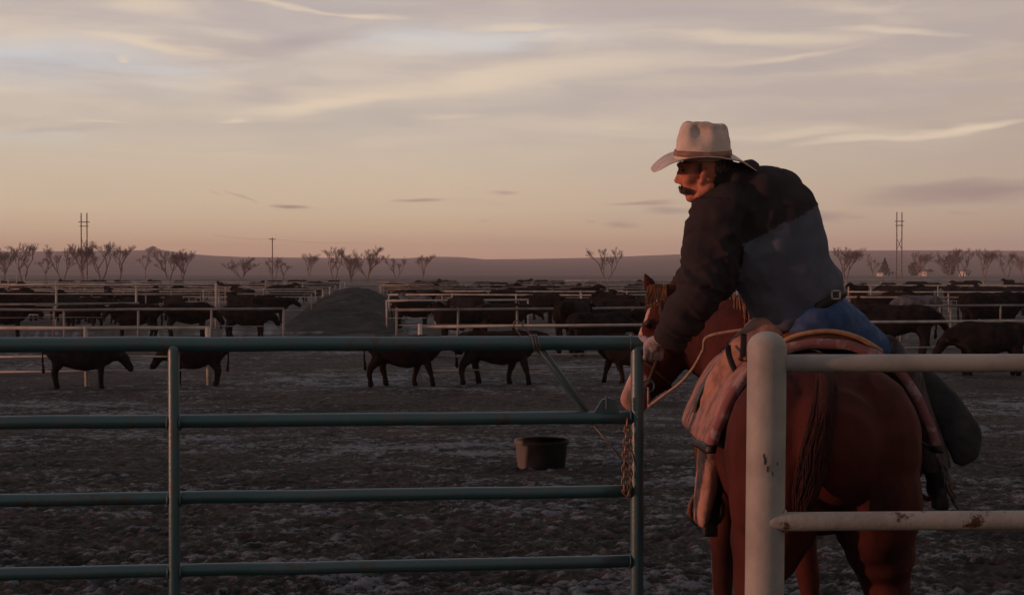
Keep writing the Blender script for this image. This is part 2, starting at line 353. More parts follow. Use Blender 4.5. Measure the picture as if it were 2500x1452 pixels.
g.add(vs, [(i * n + k, i * n + k + 1, (i + 1) * n + k + 1, (i + 1) * n + k) for i in range(len(rows) - 1) for k in range(n - 1)])
gm = g.mesh('ground', ground_mat()); at_ = gm.attributes.new('high', 'FLOAT', 'POINT'); at_.data.foreach_set('value', HI)
tag(link('ground', gm), kind='structure')

def ribbon(name, quads, m, z, kind='structure'):
    g = G(); g.add([(x, y, z) for x, y in quads], [tuple(range(len(quads)))]); o = g.obj(name, m, smooth=False); tag(o, kind=kind); return o
M_lane = mat('dark_mound_dirt', (.011, .014, .014), .95, (.026, .026, .022), .8, bump=.4, bscale=6, extra=[((.07, .075, .045, 1), .35, .60, .68)], spec=.1)
def laneL(y): return -6.3 - (y - 29.5) * .095
def laneR(y): return -1.9 - (y - 29.5) * .10
g = G(); vs = []; NU, NV = 30, 90
for j in range(NV + 1):
    yy = 50 + 95 * j / NV; H = 1.25 * min(1, (j / NV) / .42) ** 1.2 if j / NV < .42 else 1.25 * max(0, 1 - ((j / NV - .42) / .58) ** 2)
    for i in range(NU + 1):
        u = -1 + 2 * i / NU; q = max(0, 1 - abs(u) ** 2.2)
        x_ = (laneL(yy) + laneR(yy)) / 2 + u * 2.9 * (1 + .12 * noise.noise(Vector((yy * .2, u, 0))))
        vs.append((x_, yy, -.56 + H * q + .26 * q * noise.noise(Vector((x_ * .8, yy * .35, 0))) + .12 * noise.noise(Vector((x_ * 1.9, yy * 1.1, 0))) + .06 * q * noise.noise(Vector((x_ * 3, yy * 3, 0)))))
n = NU + 1; g.add(vs, [(i * n + k, i * n + k + 1, (i + 1) * n + k + 1, (i + 1) * n + k) for i in range(NV) for k in range(NU)])
tag(g.obj('mound', M_lane), kind='structure')
M_field = mat('stubble_field', (.10, .085, .080), .95, (.075, .064, .06), .02, .4, .6, stretch=(.15, 1, 1), extra=[((.11, .085, .072, 1), .05, .5, .65)])
ribbon('field', [(-2500, 250), (2500, 250), (4900, 1400), (-4900, 1400)], M_field, -.44)
# hills: broad rise to a ridge drawn from the skyline of the place
def ridge(px):
    pts = [(-600, 622), (0, 614), (170, 613), (330, 611), (380, 607), (440, 618), (560, 627), (760, 629), (1000, 631), (1040, 627), (1080, 625), (1130, 628), (1145, 633), (1300, 632), (1450, 629), (1600, 623), (1700, 619), (2000, 612), (2200, 611), (2500, 612), (3100, 616)]
    for (a, b), (c, d) in zip(pts, pts[1:]):
        if px <= c: return b + (d - b) * max(0, (px - a)) / (c - a)
    return 616
g = G(); vs = []; nr = 40
xs = [-1.5 + 3.0 * i / 160 for i in range(161)]
for j in range(nr + 1):
    t = j / nr; y = 1300 + 2700 * t
    for c in xs:
        top = (HOR - ridge(1250 + c * F if abs(c) < .55 else (1250 + math.copysign(.55, c) * F))) / F * 4000 + EYE
        z = -.6 + (top + .6) * (t ** 1.15) + 1.2 * noise.noise(Vector((c * 14, t * 5, 0))) * min(1, t * 4) * (1 if t < .9 else (1 - t) * 10)
        vs.append((c * y, y, z))
for c in xs: vs.append((c * 4600, 4600, -5))
n = len(xs)
g.add(vs, [(i * n + k, i * n + k + 1, (i + 1) * n + k + 1, (i + 1) * n + k) for i in range(nr + 1) for k in range(n - 1)])
M_hill = mat('hill_stubble', (.135, .108, .108), .95, (.11, .088, .086), .004, .4, .6, stretch=(.25, 1.5, 1), extra=[((.075, .062, .05, 1), .008, .55, .6)])
tag(g.obj('hills', M_hill), kind='structure')

# ------------------------------------------------------------------ haze (air)
g = G(); g.box((-5200, -70, -1.8), (5200, 4700, 95))
mh = bpy.data.materials.new('haze_air'); mh.use_nodes = True; t = mh.node_tree; t.nodes.remove(t.nodes['Principled BSDF'])
pv = t.nodes.new('ShaderNodeVolumePrincipled'); pv.inputs['Color'].default_value = (.97, .84, .84, 1); pv.inputs['Density'].default_value = .00020; pv.inputs['Anisotropy'].default_value = 0
t.links.new(pv.outputs[0], t.nodes['Material Output'].inputs['Volume'])
tag(g.obj('haze', mh, smooth=False), kind='stuff')

# ------------------------------------------------------------------ green pipe gate
YG0, YG1 = 5.52, 5.80         # depth at the left picture edge, at the latch end
def gp(px, z):                 # point on the gate plane
    p0 = Vector((P(0, 800, YG0).x, YG0)); p1 = Vector((P(1558, 800, YG1).x, YG1)); t = 0
    # ray x = (px-1250)/F * y meets line p0-p1
    k = (px - 1250) / F; d = p1 - p0
    t = (k * p0.y - p0.x) / (d.x - k * d.y); q = p0 + d * t
    return Vector((q.x, q.y, z))
gate = empty('pipe_gate', (gp(1556, 0).x, gp(1556, 0).y, 0))
tag(gate, 'teal green pipe gate with welded horizontal rails that the rider is reaching for', 'gate')
zs = [1.545, 1.245, .945, .660, .38, .12]; rr = [.0295, .0262, .0250, .0250, .0245, .0245]
for i, (z, r) in enumerate(zip(zs, rr)):
    g = G(); a = gp(-420, z + .008); b = gp(1536 if i else 1562, z)
    pts = [a.lerp(b, k / 24) + Vector((0, 0, .004 * noise.noise(Vector((k * .4, i, 0))))) for k in range(25)]
    g.tube(pts, r, 14, rnd_cap=(i == 0)); g.obj('rail', M_gate, gate)
def bar(name, p, q, r, m, parent, n=14, cap=True):
    g = G(); g.tube([p, q], r, n, rnd_cap=cap); return g.obj(name, m, parent)
off = Vector((0, -.012, 0))
bar('end_stile', gp(1556, .06), gp(1556, 1.545), .0265, M_gate, gate)
bar('stile', gp(427, .06) - Vector((0, .026, 0)), gp(427, 1.525) - Vector((0, .026, 0)), .0225, M_gate, gate)
bar('stile', gp(-380, .06) - Vector((0, .026, 0)), gp(-380, 1.53) - Vector((0, .026, 0)), .0225, M_gate, gate)
bar('brace', gp(1316, 1.53) + Vector((0, .012, 0)), gp(1432, 1.262) + Vector((0, .012, 0)), .0165, M_gate, gate)
bar('handle_stub', gp(1566, 1.525), gp(1602, 1.515), .028, M_gate, gate)
# weld beads where rails meet the uprights
for px_, dy in ((1556, 0), (427, -.026)):
    for z, r_ in zip(zs, rr):
        if px_ == 427 and z > 1.5: continue
        c = gp(px_, z) + Vector((0, dy * .55, 0)); wd = .027 if px_ == 1556 else .024
        for sx in ((-1,) if px_ == 1556 else (-1, 1)):
            g = G(); cc = c + Vector((sx * wd, 0, 0)); g.tube([cc + Vector((0, math.cos(q) * r_ * 1.03, math.sin(q) * r_ * 1.03)) for q in [2 * math.pi * k / 16 for k in range(17)]], [(.0045 + .0018 * math.sin(k * 2.3), .004) for k in range(17)], 6, cap=False)
            g.obj('weld', M_gate, gate)
# latch plate: small gusset on the second rail
g = G(); pl = [gp(1449, 1.262), gp(1513, 1.262), gp(1500, 1.318), gp(1486, 1.326), gp(1470, 1.318)]
vs = [p + Vector((0, -.014, 0)) for p in pl] + [p + Vector((0, .014, 0)) for p in pl]; n = 5
g.add(vs, [tuple(range(n)), tuple(range(n, 2 * n))[::-1]] + [(k, (k + 1) % n, n + (k + 1) % n, n + k) for k in range(n)])
g.tube([gp(1480, 1.28) + Vector((0, -.03, 0)), gp(1480, 1.335) + Vector((0, -.03, 0))], .005, 8)
g.obj('latch_plate', M_latch, gate, smooth=False)
# wire twisted round the top rail
g = G()
for k in range(3):
    c = gp(1288 + 7 * k, 1.547); g.tube([c + Vector((.004 * j, .034 * math.cos(j * .55), .034 * math.sin(j * .55))) for j in range(13)], .0028, 5)
a = gp(1272, 1.575); g.tube([a, a + Vector((-.03, 0, .045)), a + Vector((-.01, 0, .06)), gp(1300, 1.57)], .003, 5, sub=4)
g.tube([gp(1312, 1.53) - Vector((0, .02, 0)), gp(1432, 1.27) - Vector((0, .01, 0))], .0022, 5)
g.tube([gp(1446, 1.22) - Vector((0, .0, 0)), gp(1530, 1.055) - Vector((0, .03, 0))], .0035, 5)
g.obj('tie_wire', mat('tie_wire_steel', (.13, .12, .11), .5, metal=.5), gate)
# chain hanging down the stile: links joined in one part
def chain(g, pts, link_len=.032, r=.0032, w_=.009):
    d = [0]
    for a, b in zip(pts, pts[1:]): d.append(d[-1] + (b - a).length)
    s = 0; k = 0
    while s < d[-1] - link_len:
        def at(q):
            for i in range(len(pts) - 1):
                if q <= d[i + 1]: return pts[i].lerp(pts[i + 1], (q - d[i]) / (d[i + 1] - d[i]))
            return pts[-1]
        a = at(s); b = at(s + link_len); tg = (b - a).normalized(); h = Vector((1, 0, 0)) if k % 2 else Vector((0, 1, 0)); h = (h - tg * h.dot(tg)).normalized()
        m = (a + b) / 2; loop = [m + tg * math.cos(q) * link_len * .62 + h * math.sin(q) * w_ for q in [2 * math.pi * j / 10 for j in range(11)]]
        g.tube(loop, r, 5, cap=False); s += link_len * .82; k += 1
g = G()
c0 = gp(1534, 1.24) + Vector((-.006, -.034, 0))
chain(g, [c0, c0 + Vector((-.012, -.004, -.15)), c0 + Vector((-.014, -.004, -.29)), c0 + Vector((.002, -.004, -.31)), c0 + Vector((.012, -.004, -.27)), c0 + Vector((.010, 0, -.04))])
ch = g.obj('chain', M_chain, gate)

# ------------------------------------------------------------------ white pipe fence, right foreground
YP = 4.50
fx = P(1872, 800, YP).x
fence = empty('pipe_fence', (fx, YP, 0)); tag(fence, 'white painted pipe fence with thick round-capped post in front of the horse', 'fence')
g = G(); top = P(1873, 808, YP); r = .061
bot = Vector((P(1863, 1409, YP).x - .004, YP, -.25))
axis = (top - bot).normalized(); c = top - axis * r * .82
prof = [c + axis * (r * .82 * math.sin(R(a))) for a in (0, 18, 36, 54, 70, 84)]
g.tube([bot] + [bot.lerp(c, k / 10) for k in range(1, 10)] + prof, [r] * 10 + [r * math.cos(R(a)) for a in (0, 18, 36, 54, 70, 84)], 32)
g.obj('post', M_white, fence)
zt = P(1900, 887, YP).z; zb = P(1900, 1268, YP).z
for z, rad, mm, x0 in ((zt, .0285, M_white, fx + .05), (zb, .030, M_whiterust, fx + .012)):
    g = G(); a = Vector((x0, YP - (.0 if z == zt else .034), z)); b = Vector((3.2, YP + .03, z + .004))
    g.tube([a.lerp(b, k / 16) for k in range(17)], rad, 20, rnd_cap=True); g.obj('rail', mm, fence)
bar('rail', Vector((fx + .012, YP - .03, .42)), Vector((3.2, YP, .42)), .03, M_whiterust, fence)
bar('post', Vector((3.1, YP + .07, -.2)), Vector((3.1, YP + .07, zt + .1)), .06, M_white, fence)
for z, rad in ((zt, .0285), (zb, .030)):
    g = G(); cc = Vector((fx + .055, YP - (.0 if z == zt else .026), z)); g.tube([cc + Vector((.012 * abs(math.cos(q)) * -.6, math.cos(q) * rad * 1.04, math.sin(q) * rad * 1.04)) for q in [2 * math.pi * k / 20 for k in range(21)]], [(.0055 + .002 * math.sin(k * 1.9), .005) for k in range(21)], 7, cap=False); g.obj('weld', M_whiterust, fence)
# chips where the paint is gone
g = G()
for dx, dz, s in ((-.012, -.40, 1.0), (-.004, -.425, .8), (.012, -.44, .6), (-.016, -.385, .6), (.028, -.41, .5)):
    px_ = fx + dx - .003; yy = YP - math.sqrt(max(0, r * r - (dx) ** 2)) - .0008
    g.ell((px_, yy, top.z + dz), (.0035 * s, .0016, .013 * s), n=8, m=6)
g.obj('paint_chip', mat('bare_rust', (.05, .03, .02), .9), fence)

# ------------------------------------------------------------------ far pens
def pen_fence(x0, y0, x1, y1, label, h=1.2, step=3.0, rails=(1.0, .58, .3), r=.035, m=None, group='pipe fences of the cattle pens', top_r=.045):
    m = m or M_pen; a = Vector((x0, y0, -.5)); b = Vector((x1, y1, -.5)); o = empty('pen_fence', a)
    tag(o, label, 'fence', group); n = max(1, round((b - a).length / step))
    n = min(n, 95)
    for i in range(n + 1):
        p = a.lerp(b, i / n); lean = Vector((rnd.uniform(-.03, .03), rnd.uniform(-.03, .03), 0))
        hh = h * (1 + rnd.uniform(0, .06))
        bar('post', p - Vector((0, 0, .1)), p + lean + Vector((0, 0, hh)), r, m, o, 8, False)
    for k, q in enumerate(rails):
        g = G(); pts = [a.lerp(b, i / n) + Vector((0, 0, h * q + rnd.uniform(-.02, .02) - (0 if k == 0 else .0))) for i in range(n + 1)]
        if len(pts) < 3: pts = [pts[0], (pts[0] + pts[-1]) / 2, pts[-1]]
        g.tube(pts, top_r if k == 0 else r * .45, 6); g.obj('rail', m, o)
    return o
def X(px, Y): return (px - 1250) / F * Y
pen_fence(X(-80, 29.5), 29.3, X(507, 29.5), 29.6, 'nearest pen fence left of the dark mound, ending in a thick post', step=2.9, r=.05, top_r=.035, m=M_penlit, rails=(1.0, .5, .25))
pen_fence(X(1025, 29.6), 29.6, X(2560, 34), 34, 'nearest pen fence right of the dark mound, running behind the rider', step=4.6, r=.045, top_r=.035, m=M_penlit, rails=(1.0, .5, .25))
pen_fence(X(-60, 60), 43.2, X(692, 44), 44, 'second pen fence left of the mound with cattle standing behind it', step=2.1, m=M_pen)
pen_fence(X(968, 44), 44, X(2560, 50), 50, 'second pen fence right of the mound with cattle standing behind it', step=2.0, m=M_pen)
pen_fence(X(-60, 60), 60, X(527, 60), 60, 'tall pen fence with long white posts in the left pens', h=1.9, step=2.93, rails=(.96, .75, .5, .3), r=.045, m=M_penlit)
pen_fence(X(-60, 74), 75, X(760, 74), 74, 'pen fence in the left pens, one row beyond the tall white posts', step=3, m=M_pen)
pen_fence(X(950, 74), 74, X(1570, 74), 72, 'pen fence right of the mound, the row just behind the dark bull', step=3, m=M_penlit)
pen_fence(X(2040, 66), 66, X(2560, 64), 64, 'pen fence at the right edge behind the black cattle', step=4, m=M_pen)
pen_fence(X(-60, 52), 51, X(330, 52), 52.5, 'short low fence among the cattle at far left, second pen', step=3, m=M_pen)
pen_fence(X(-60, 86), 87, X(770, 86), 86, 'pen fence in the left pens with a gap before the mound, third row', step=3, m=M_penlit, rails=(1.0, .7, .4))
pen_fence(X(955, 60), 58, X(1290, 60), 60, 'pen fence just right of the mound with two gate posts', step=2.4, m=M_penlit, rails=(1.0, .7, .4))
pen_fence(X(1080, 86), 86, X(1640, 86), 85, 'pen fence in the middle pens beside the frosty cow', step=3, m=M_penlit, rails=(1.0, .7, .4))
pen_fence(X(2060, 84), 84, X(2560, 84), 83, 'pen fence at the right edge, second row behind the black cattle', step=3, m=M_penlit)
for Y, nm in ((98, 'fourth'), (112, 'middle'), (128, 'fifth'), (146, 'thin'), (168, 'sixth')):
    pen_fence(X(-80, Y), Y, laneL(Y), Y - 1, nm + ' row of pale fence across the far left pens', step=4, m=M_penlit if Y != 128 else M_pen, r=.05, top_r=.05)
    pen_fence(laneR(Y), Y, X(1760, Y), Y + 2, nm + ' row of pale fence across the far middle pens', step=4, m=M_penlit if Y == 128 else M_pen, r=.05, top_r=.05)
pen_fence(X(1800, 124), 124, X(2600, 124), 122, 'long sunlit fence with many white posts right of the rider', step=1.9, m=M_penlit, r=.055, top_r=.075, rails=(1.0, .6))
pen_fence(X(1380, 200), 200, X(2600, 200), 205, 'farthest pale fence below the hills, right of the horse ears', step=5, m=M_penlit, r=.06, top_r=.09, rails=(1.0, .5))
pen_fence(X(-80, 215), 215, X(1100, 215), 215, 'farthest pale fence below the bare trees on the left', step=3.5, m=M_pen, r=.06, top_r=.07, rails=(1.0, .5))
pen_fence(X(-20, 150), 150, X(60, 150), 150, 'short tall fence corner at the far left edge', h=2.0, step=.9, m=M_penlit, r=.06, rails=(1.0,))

# ------------------------------------------------------------------ cattle
def cow_mesh(name, head=0, stride=.0, fat=1.0, yaw=0, voxel=.032):
    """animal faces +X, 1.3 m at the back, feet on z=0. head: 0 level, 1 down grazing, -1 raised"""
    g = G()
    g.tube([(-.80, 0, 1.06), (-.66, 0, 1.01), (-.3, 0, .92), (.05, 0, .88), (.35, 0, .90), (.6, 0, .95), (.78, 0, .99)],
           [(.19, .20), (.28 * fat, .28), (.32 * fat, .36), (.35 * fat, .41), (.31 * fat, .39), (.25, .34), (.17, .24)], 18, side=(0, 1, 0), sub=3, rnd_cap=True)
    g.tube([(-.82, 0, 1.22), (-.5, 0, 1.26), (0, 0, 1.24), (.5, 0, 1.26), (.72, 0, 1.2)], [(.09, .06), (.12, .05), (.10, .05), (.10, .07), (.09, .08)], 8, side=(0, 1, 0), sub=3, rnd_cap=True)
    for s in (-1, 1):
        g.ell((-.68, s * .18, 1.02), (.20, .11, .27)); g.ell((-.62, s * .17, .84), (.15, .10, .22)); g.ell((.52, s * .18, .88), (.18, .11, .30)); g.ell((-.72, s * .13, 1.2), (.10, .08, .06))
    hz = {0: 1.12, 1: .84, -1: 1.36}[head]; hx = {0: 1.14, 1: 1.08, -1: 1.08}[head]
    g.tube([(.55, 0, 1.0), (.85, 0, (1.02 + hz) / 2 + .02), (hx - .04, 0, hz)], [(.20, .30), (.15, .23), (.115, .16)], 12, side=(0, 1, 0), sub=3, rnd_cap=True)
    g.tube([(.60, 0, .78), (.86, 0, (.82 + hz) / 2 - .03), (hx, 0, hz - .1)], [(.05, .09), (.04, .09), (.04, .06)], 8, side=(0, 1, 0), sub=2, rnd_cap=True)
    dx, dz = {0: (.32, -.24), 1: (.19, -.32), -1: (.38, -.12)}[head]
    hp = Vector((hx, 0, hz)); dv = Vector((dx, 0, dz))
    g.tube([hp - dv * .15, hp + dv * .2, hp + dv * .65, hp + dv * .9, hp + dv], [(.12, .12), (.125, .135), (.10, .11), (.098, .10), (.085, .085)], 12, side=(0, 1, 0), sub=2, rnd_cap=True)
    for s in (-1, 1): g.tube([hp + Vector((-.02, s * .09, .03)), hp + Vector((-.05, s * .18, .02)), hp + Vector((-.06, s * .27, -.02))], [(.03, .04), (.025, .065), (.012, .02)], 8, sub=2, rnd_cap=True)
    if yaw:             # the head and neck turned to one side about the withers
        def turn(p):
            t = min(1, max(0, (p[0] - .55) / .5)); a = R(yaw) * t; x, y = p[0] - .55, p[1]
            return (.55 + x * math.cos(a) - y * math.sin(a), x * math.sin(a) + y * math.cos(a), p[2]) if p[0] > .55 else p
        g.v = [turn(p) for p in g.v]
    for s, fx_, ph in ((-1, .52, 1), (1, .48, -1)):
        q = ph * stride
        g.tube([(fx_, s * .16, .85), (fx_ + q * .2, s * .16, .60), (fx_ + q * .4, s * .15, .36), (fx_ + q * .5, s * .15, .13), (fx_ + q * .5 + .02, s * .15, .04)], [(.12, .16), (.088, .105), (.068, .075), (.060, .062), (.070, .080)], 8, side=(0, 1, 0), sub=2, rnd_cap=True)
    for s, bx_, ph in ((-1, -.62, -1), (1, -.66, 1)):
        q = ph * stride
        g.tube([(bx_, s * .17, .95), (bx_ + .05 + q * .2, s * .17, .70), (bx_ - .05 + q * .4, s * .16, .48), (bx_ - .03 + q * .5, s * .15, .22), (bx_ + q * .5, s * .15, .05)], [(.14, .23), (.105, .17), (.072, .095), (.060, .068), (.070, .080)], 8, side=(0, 1, 0), sub=2, rnd_cap=True)
    g.tube([(-.93, 0, 1.20), (-1.0, 0, 1.05), (-1.0, 0, .75), (-.98, 0, .45)], [.04, .032, .028, .05], 8, sub=2, rnd_cap=True)
    me = remesh(g, voxel, 2, name, M_cow['black'], disp=lambda c, n: .014 * noise.noise(c * 6) + .008 * noise.noise(c * 15))
    return me
base = [cow_mesh('cow_body', 0, .0, 1.1), cow_mesh('cow_body', 1, .3, 1.08), cow_mesh('cow_body', -1, .1), cow_mesh('cow_body', 0, .42, 1.08), cow_mesh('cow_body', 1, .0, 1.06), cow_mesh('cow_body', 0, .1, 1.08, 70), cow_mesh('cow_body', -1, .05, 1.0, -55), cow_mesh('cow_body', 1, .12, 1.0, 35)]
herd = {}
for cn, mm in M_cow.items():
    for i, b in enumerate(base):
        c = b.copy(); c.materials.clear(); c.materials.append(mm); herd[cn, i] = c
taken = []
def cow(px, Y, ang, col, var, h=1.25, label=None, group=None, x=None):
    x = X(px, Y) if x is None else x
    o = link('cow', herd[col, var]); s = h / 1.30; o.location = (x, Y, gz(x, Y) - .01); o.rotation_euler = (0, 0, R(ang)); o.scale = (s, s * rnd.uniform(.95, 1.05), s)
    tag(o, label, 'cow', group); taken.append((x, Y)); return o
def cowf(px, feet_y, ang, col, var, back_y, label, group=None):
    Y = F * (EYE + .5) / (feet_y - HOR); h = (feet_y - back_y) / (feet_y - HOR) * (EYE + .5)
    return cow(px, Y, ang, col, var, h, label, group)
GR = 'cattle in the near pens'
cowf(198, 948, 6, 'black', 4, 828, 'black cow standing behind the gate, leftmost in the nearest row', GR)
cowf(475, 940, 176, 'brown', 4, 832, 'shaggy brown cow right of the gate stile, half hidden by the top rail', GR)
cowf(985, 942, 4, 'dark brown', 3, 818, 'dark brown cow walking right, seen under the middle of the top gate rail', GR)
cowf(1215, 938, 2, 'brown', 3, 806, 'brown cow walking right just left of the gate brace', GR)
cowf(1545, 936, 178, 'brown', 3, 815, 'reddish brown cow behind the gate end and the horse nose', GR)
cow(330, 50, 176, 'black', 5, 1.25, 'black cow facing left, first in the row behind the second fence on the left', GR)
cow(460, 52, 15, 'black', 4, 1.25, 'bulky black cow in the middle of the three left of the mound', GR)
cow(603, 50, 3, 'black', 7, 1.2, 'black cow facing right, last of the three before the mound', GR)
cow(10, 52, 5, 'black', 0, 1.2, 'black cow cut by the left picture edge behind the second fence', GR)
cow(1120, 47, 184, 'dark brown', 6, 1.2, 'dark brown cow behind the short fence right of the mound', GR)
cow(1225, 50, 8, 'brown', 0, 1.25, 'reddish cow turned right at the end of the short fence', GR)
cow(1400, 42, 70, 'dark brown', 0, 1.55, 'tall dark brown bull seen from behind, highest back in the middle pens', GR)
cow(1465, 40, 8, 'black', 1, 1.22, 'black cow with lowered head right of the tall bull', GR)
cow(1620, 44, 180, 'dark brown', 0, 1.2, 'dark brown cow behind the horse head', GR)
cow(2190, 41, 172, 'black', 0, 1.42, 'near black cow standing just right of the rider', GR)
cow(2225, 45, 10, 'black', 4, 1.25, 'bulky black cow overlapping the one just right of the rider', GR)
cow(2415, 32.5, 178, 'black', 4, 1.22, 'big black cow above the white rail at the right edge', GR)
cow(2420, 50, 12, 'black', 0, 1.65, 'tall black bull at the right edge in the second row', GR)
cow(2240, 62, 176, 'grey', 4, 1.35, 'frosty grey backed cow in the pen right of the rider', GR)
cow(2130, 66, 3, 'brown', 0, 1.3, 'brown cow close to the rider back, in the second pen', GR)
cow(1010, 60, 10, 'dark brown', 0, 1.2, 'dark brown cow just right of the mound in the third pen', GR)
cow(1140, 63, 178, 'grey', 0, 1.2, 'pale grey cow in the third pen right of the mound', GR)
cow(660, 66, 2, 'dark brown', 0, 1.2, 'dark brown cow near the end of the third pen left of the mound', GR)
cow(200, 58, 178, 'black', 1, 1.2, 'black cow low behind the tall white post on the left', GR)
LM = [(6, 'the left edge'), (55, 'the tall forked tree'), (112, 'the short thin tree'), (152, 'the slender leaning tree'),
      (206, 'the left twin power pole'), (246, 'the widest left tree'), (292, 'the right leaning tree'), (372, 'the hilltop bush'), (428, 'the close pair of trees'),
      (510, 'the gap between trees'), (592, 'the lone V shaped tree'), (665, 'the single utility pole'), (756, 'the small distant tree'), (815, 'the broad middle tree'), (900, 'the upright dense tree'),
      (968, 'the faint thin tree'), (1030, 'the last middle tree'), (1100, 'the low skyline rise'), (1180, 'the open skyline'), (1240, 'the picture centre'),
      (1310, 'the wire on the gate'), (1390, 'the gate brace'), (1480, 'the lone tree'), (1570, 'the horse ears'), (1650, 'the rider elbow'),
      (2066, 'the rider back'), (2160, 'the low white house'), (2195, 'the right twin pole'), (2258, 'the gabled white house'), (2320, 'the dense house tree'), (2358, 'the smallest house'),
      (2405, 'the wide grove tree'), (2455, 'the second last tree'), (2496, 'the last tree')]
def fill(n, px0, px1, y0, y1, where):
    k = 0; tries = 0
    while k < n and tries < 4000:
        tries += 1; Y = rnd.uniform(y0, y1); px = rnd.uniform(px0, px1)
        x = X(px, Y)
        if laneL(Y) - 1 < x < laneR(Y) + 1: continue
        if any(abs(x - a) < 2.0 and abs(Y - b) < 1.2 for a, b in taken): continue
        col = rnd.choices(['black', 'dark brown', 'brown', 'tan', 'grey'], [60, 18, 10, 5, 3])[0]
        lr = rnd.choice([0, 180]); vr = rnd.randrange(8); lm = min(LM, key=lambda q: abs(q[0] - px))[1]
        cow(px, Y, lr + rnd.gauss(0, 42), col, vr, rnd.uniform(1.08, 1.38),
            '%s cow facing %s, head %s, %s, below %s' % (col, 'left' if lr else 'right', ('level', 'down', 'up', 'level', 'down', 'turned', 'turned', 'down')[vr], where.replace('in the ', ''), lm), 'cattle ' + where); k += 1
fill(12, -40, 760, 63, 73, 'in the first herd row'); fill(14, -40, 770, 76, 96, 'in the second herd row')
fill(8, 960, 1560, 52, 72, 'in the first herd row'); fill(16, 960, 1600, 76, 97, 'in the second herd row')
fill(32, -40, 800, 100, 126, 'in the third herd row'); fill(28, 950, 1680, 100, 127, 'in the third herd row')
fill(30, -40, 820, 130, 212, 'in the farthest herd row'); fill(26, 930, 1690, 130, 195, 'in the farthest herd row')
fill(8, 2080, 2500, 68, 96, 'in the second herd row'); fill(16, 2050, 2520, 98, 120, 'in the third herd row'); fill(14, 2030, 2520, 126, 195, 'in the farthest herd row')

# ------------------------------------------------------------------ bare trees
def tree_geo(seed, stems=2, spread=.5, lean=0, dense=1.0):
    rg = random.Random(seed); T = G(); K = G()
    def grow(p, d, ln, r, depth, g):
        segs = 3; pts = [p]; dd = d.copy()
        for i in range(segs):
            dd = (dd + Vector((rg.gauss(0, .12), rg.gauss(0, .12), rg.gauss(.03, .08)))).normalized(); pts.append(pts[-1] + dd * ln / segs)
        g.tube(pts, [r * (1 - .4 * i / segs) for i in range(segs + 1)], 5 if depth < 2 else 3, cap=False)
        if depth >= 5:
            for _ in range(2):
                e_ = pts[-1] + Vector((rg.gauss(0, .3), rg.gauss(0, .3), rg.uniform(.1, .6))) * ln * .9; g.tube([pts[rg.randrange(1, 4)], e_], [r * .7, r * .3], 3, cap=False)
            return
        nb = rg.choice([2, 3, 3]) if depth < 3 else rg.choice([3, 4])
        for k in range(nb):
            f = 1 if k == 0 else rg.uniform(.45, 1); i = min(int(f * segs), segs - 1); q = pts[i].lerp(pts[i + 1], f * segs - i) if f < 1 else pts[-1]
            a = rg.uniform(0, 6.283); sp = rg.uniform(.3, .75) * (.7 if k == 0 else 1)
            nd_ = (dd + Vector((math.cos(a) * sp, math.sin(a) * sp, rg.uniform(-.05, .2)))).normalized()
            grow(q, nd_, ln * rg.uniform(.58, .80), r * (.62 if depth < 3 else .68), depth + 1, K)
    for s in range(stems):
        a = rg.uniform(0, 6.283) if stems > 2 else s * math.pi + rg.uniform(-.4, .4)
        d = Vector((math.cos(a) * spread * rg.uniform(.5, 1) + lean, math.sin(a) * spread * .5, 1)).normalized()
        grow(Vector((math.cos(a) * .1, math.sin(a) * .1, 0)), d, 3.1, .20, 0, T)
    return T, K
protos = []
for i, (st, sp, le) in enumerate(((2, .35, 0), (3, .45, .1), (1, 0, .05), (2, .5, .2), (3, .3, -.1), (1, 0, -.15))):
    T, K = tree_geo(11 + i, st, sp, le); zm = max(v[2] for v in K.v)
    for gg in (T, K): gg.v = [(a / zm, b / zm, c / zm) for a, b, c in gg.v]
    protos.append((T.mesh('trunk', M_trunk), K.mesh('crown', M_trunk)))
def tree(px, topy, Y, var, rz, label, wide=1.0, z0=-.5):
    h = (EYE - z0 + (HOR - topy) / F * Y) * 1.0
    o = empty('bare_tree', (X(px, Y), Y, z0)); o.rotation_euler = (0, 0, rz); o.scale = (h * wide, h * wide, h); tag(o, label, 'tree', 'bare winter trees beyond the pens')
    for nm, me in zip(('trunk', 'crown'), protos[var]): c = bpy.data.objects.new(nm, me); C.objects.link(c); c.parent = o
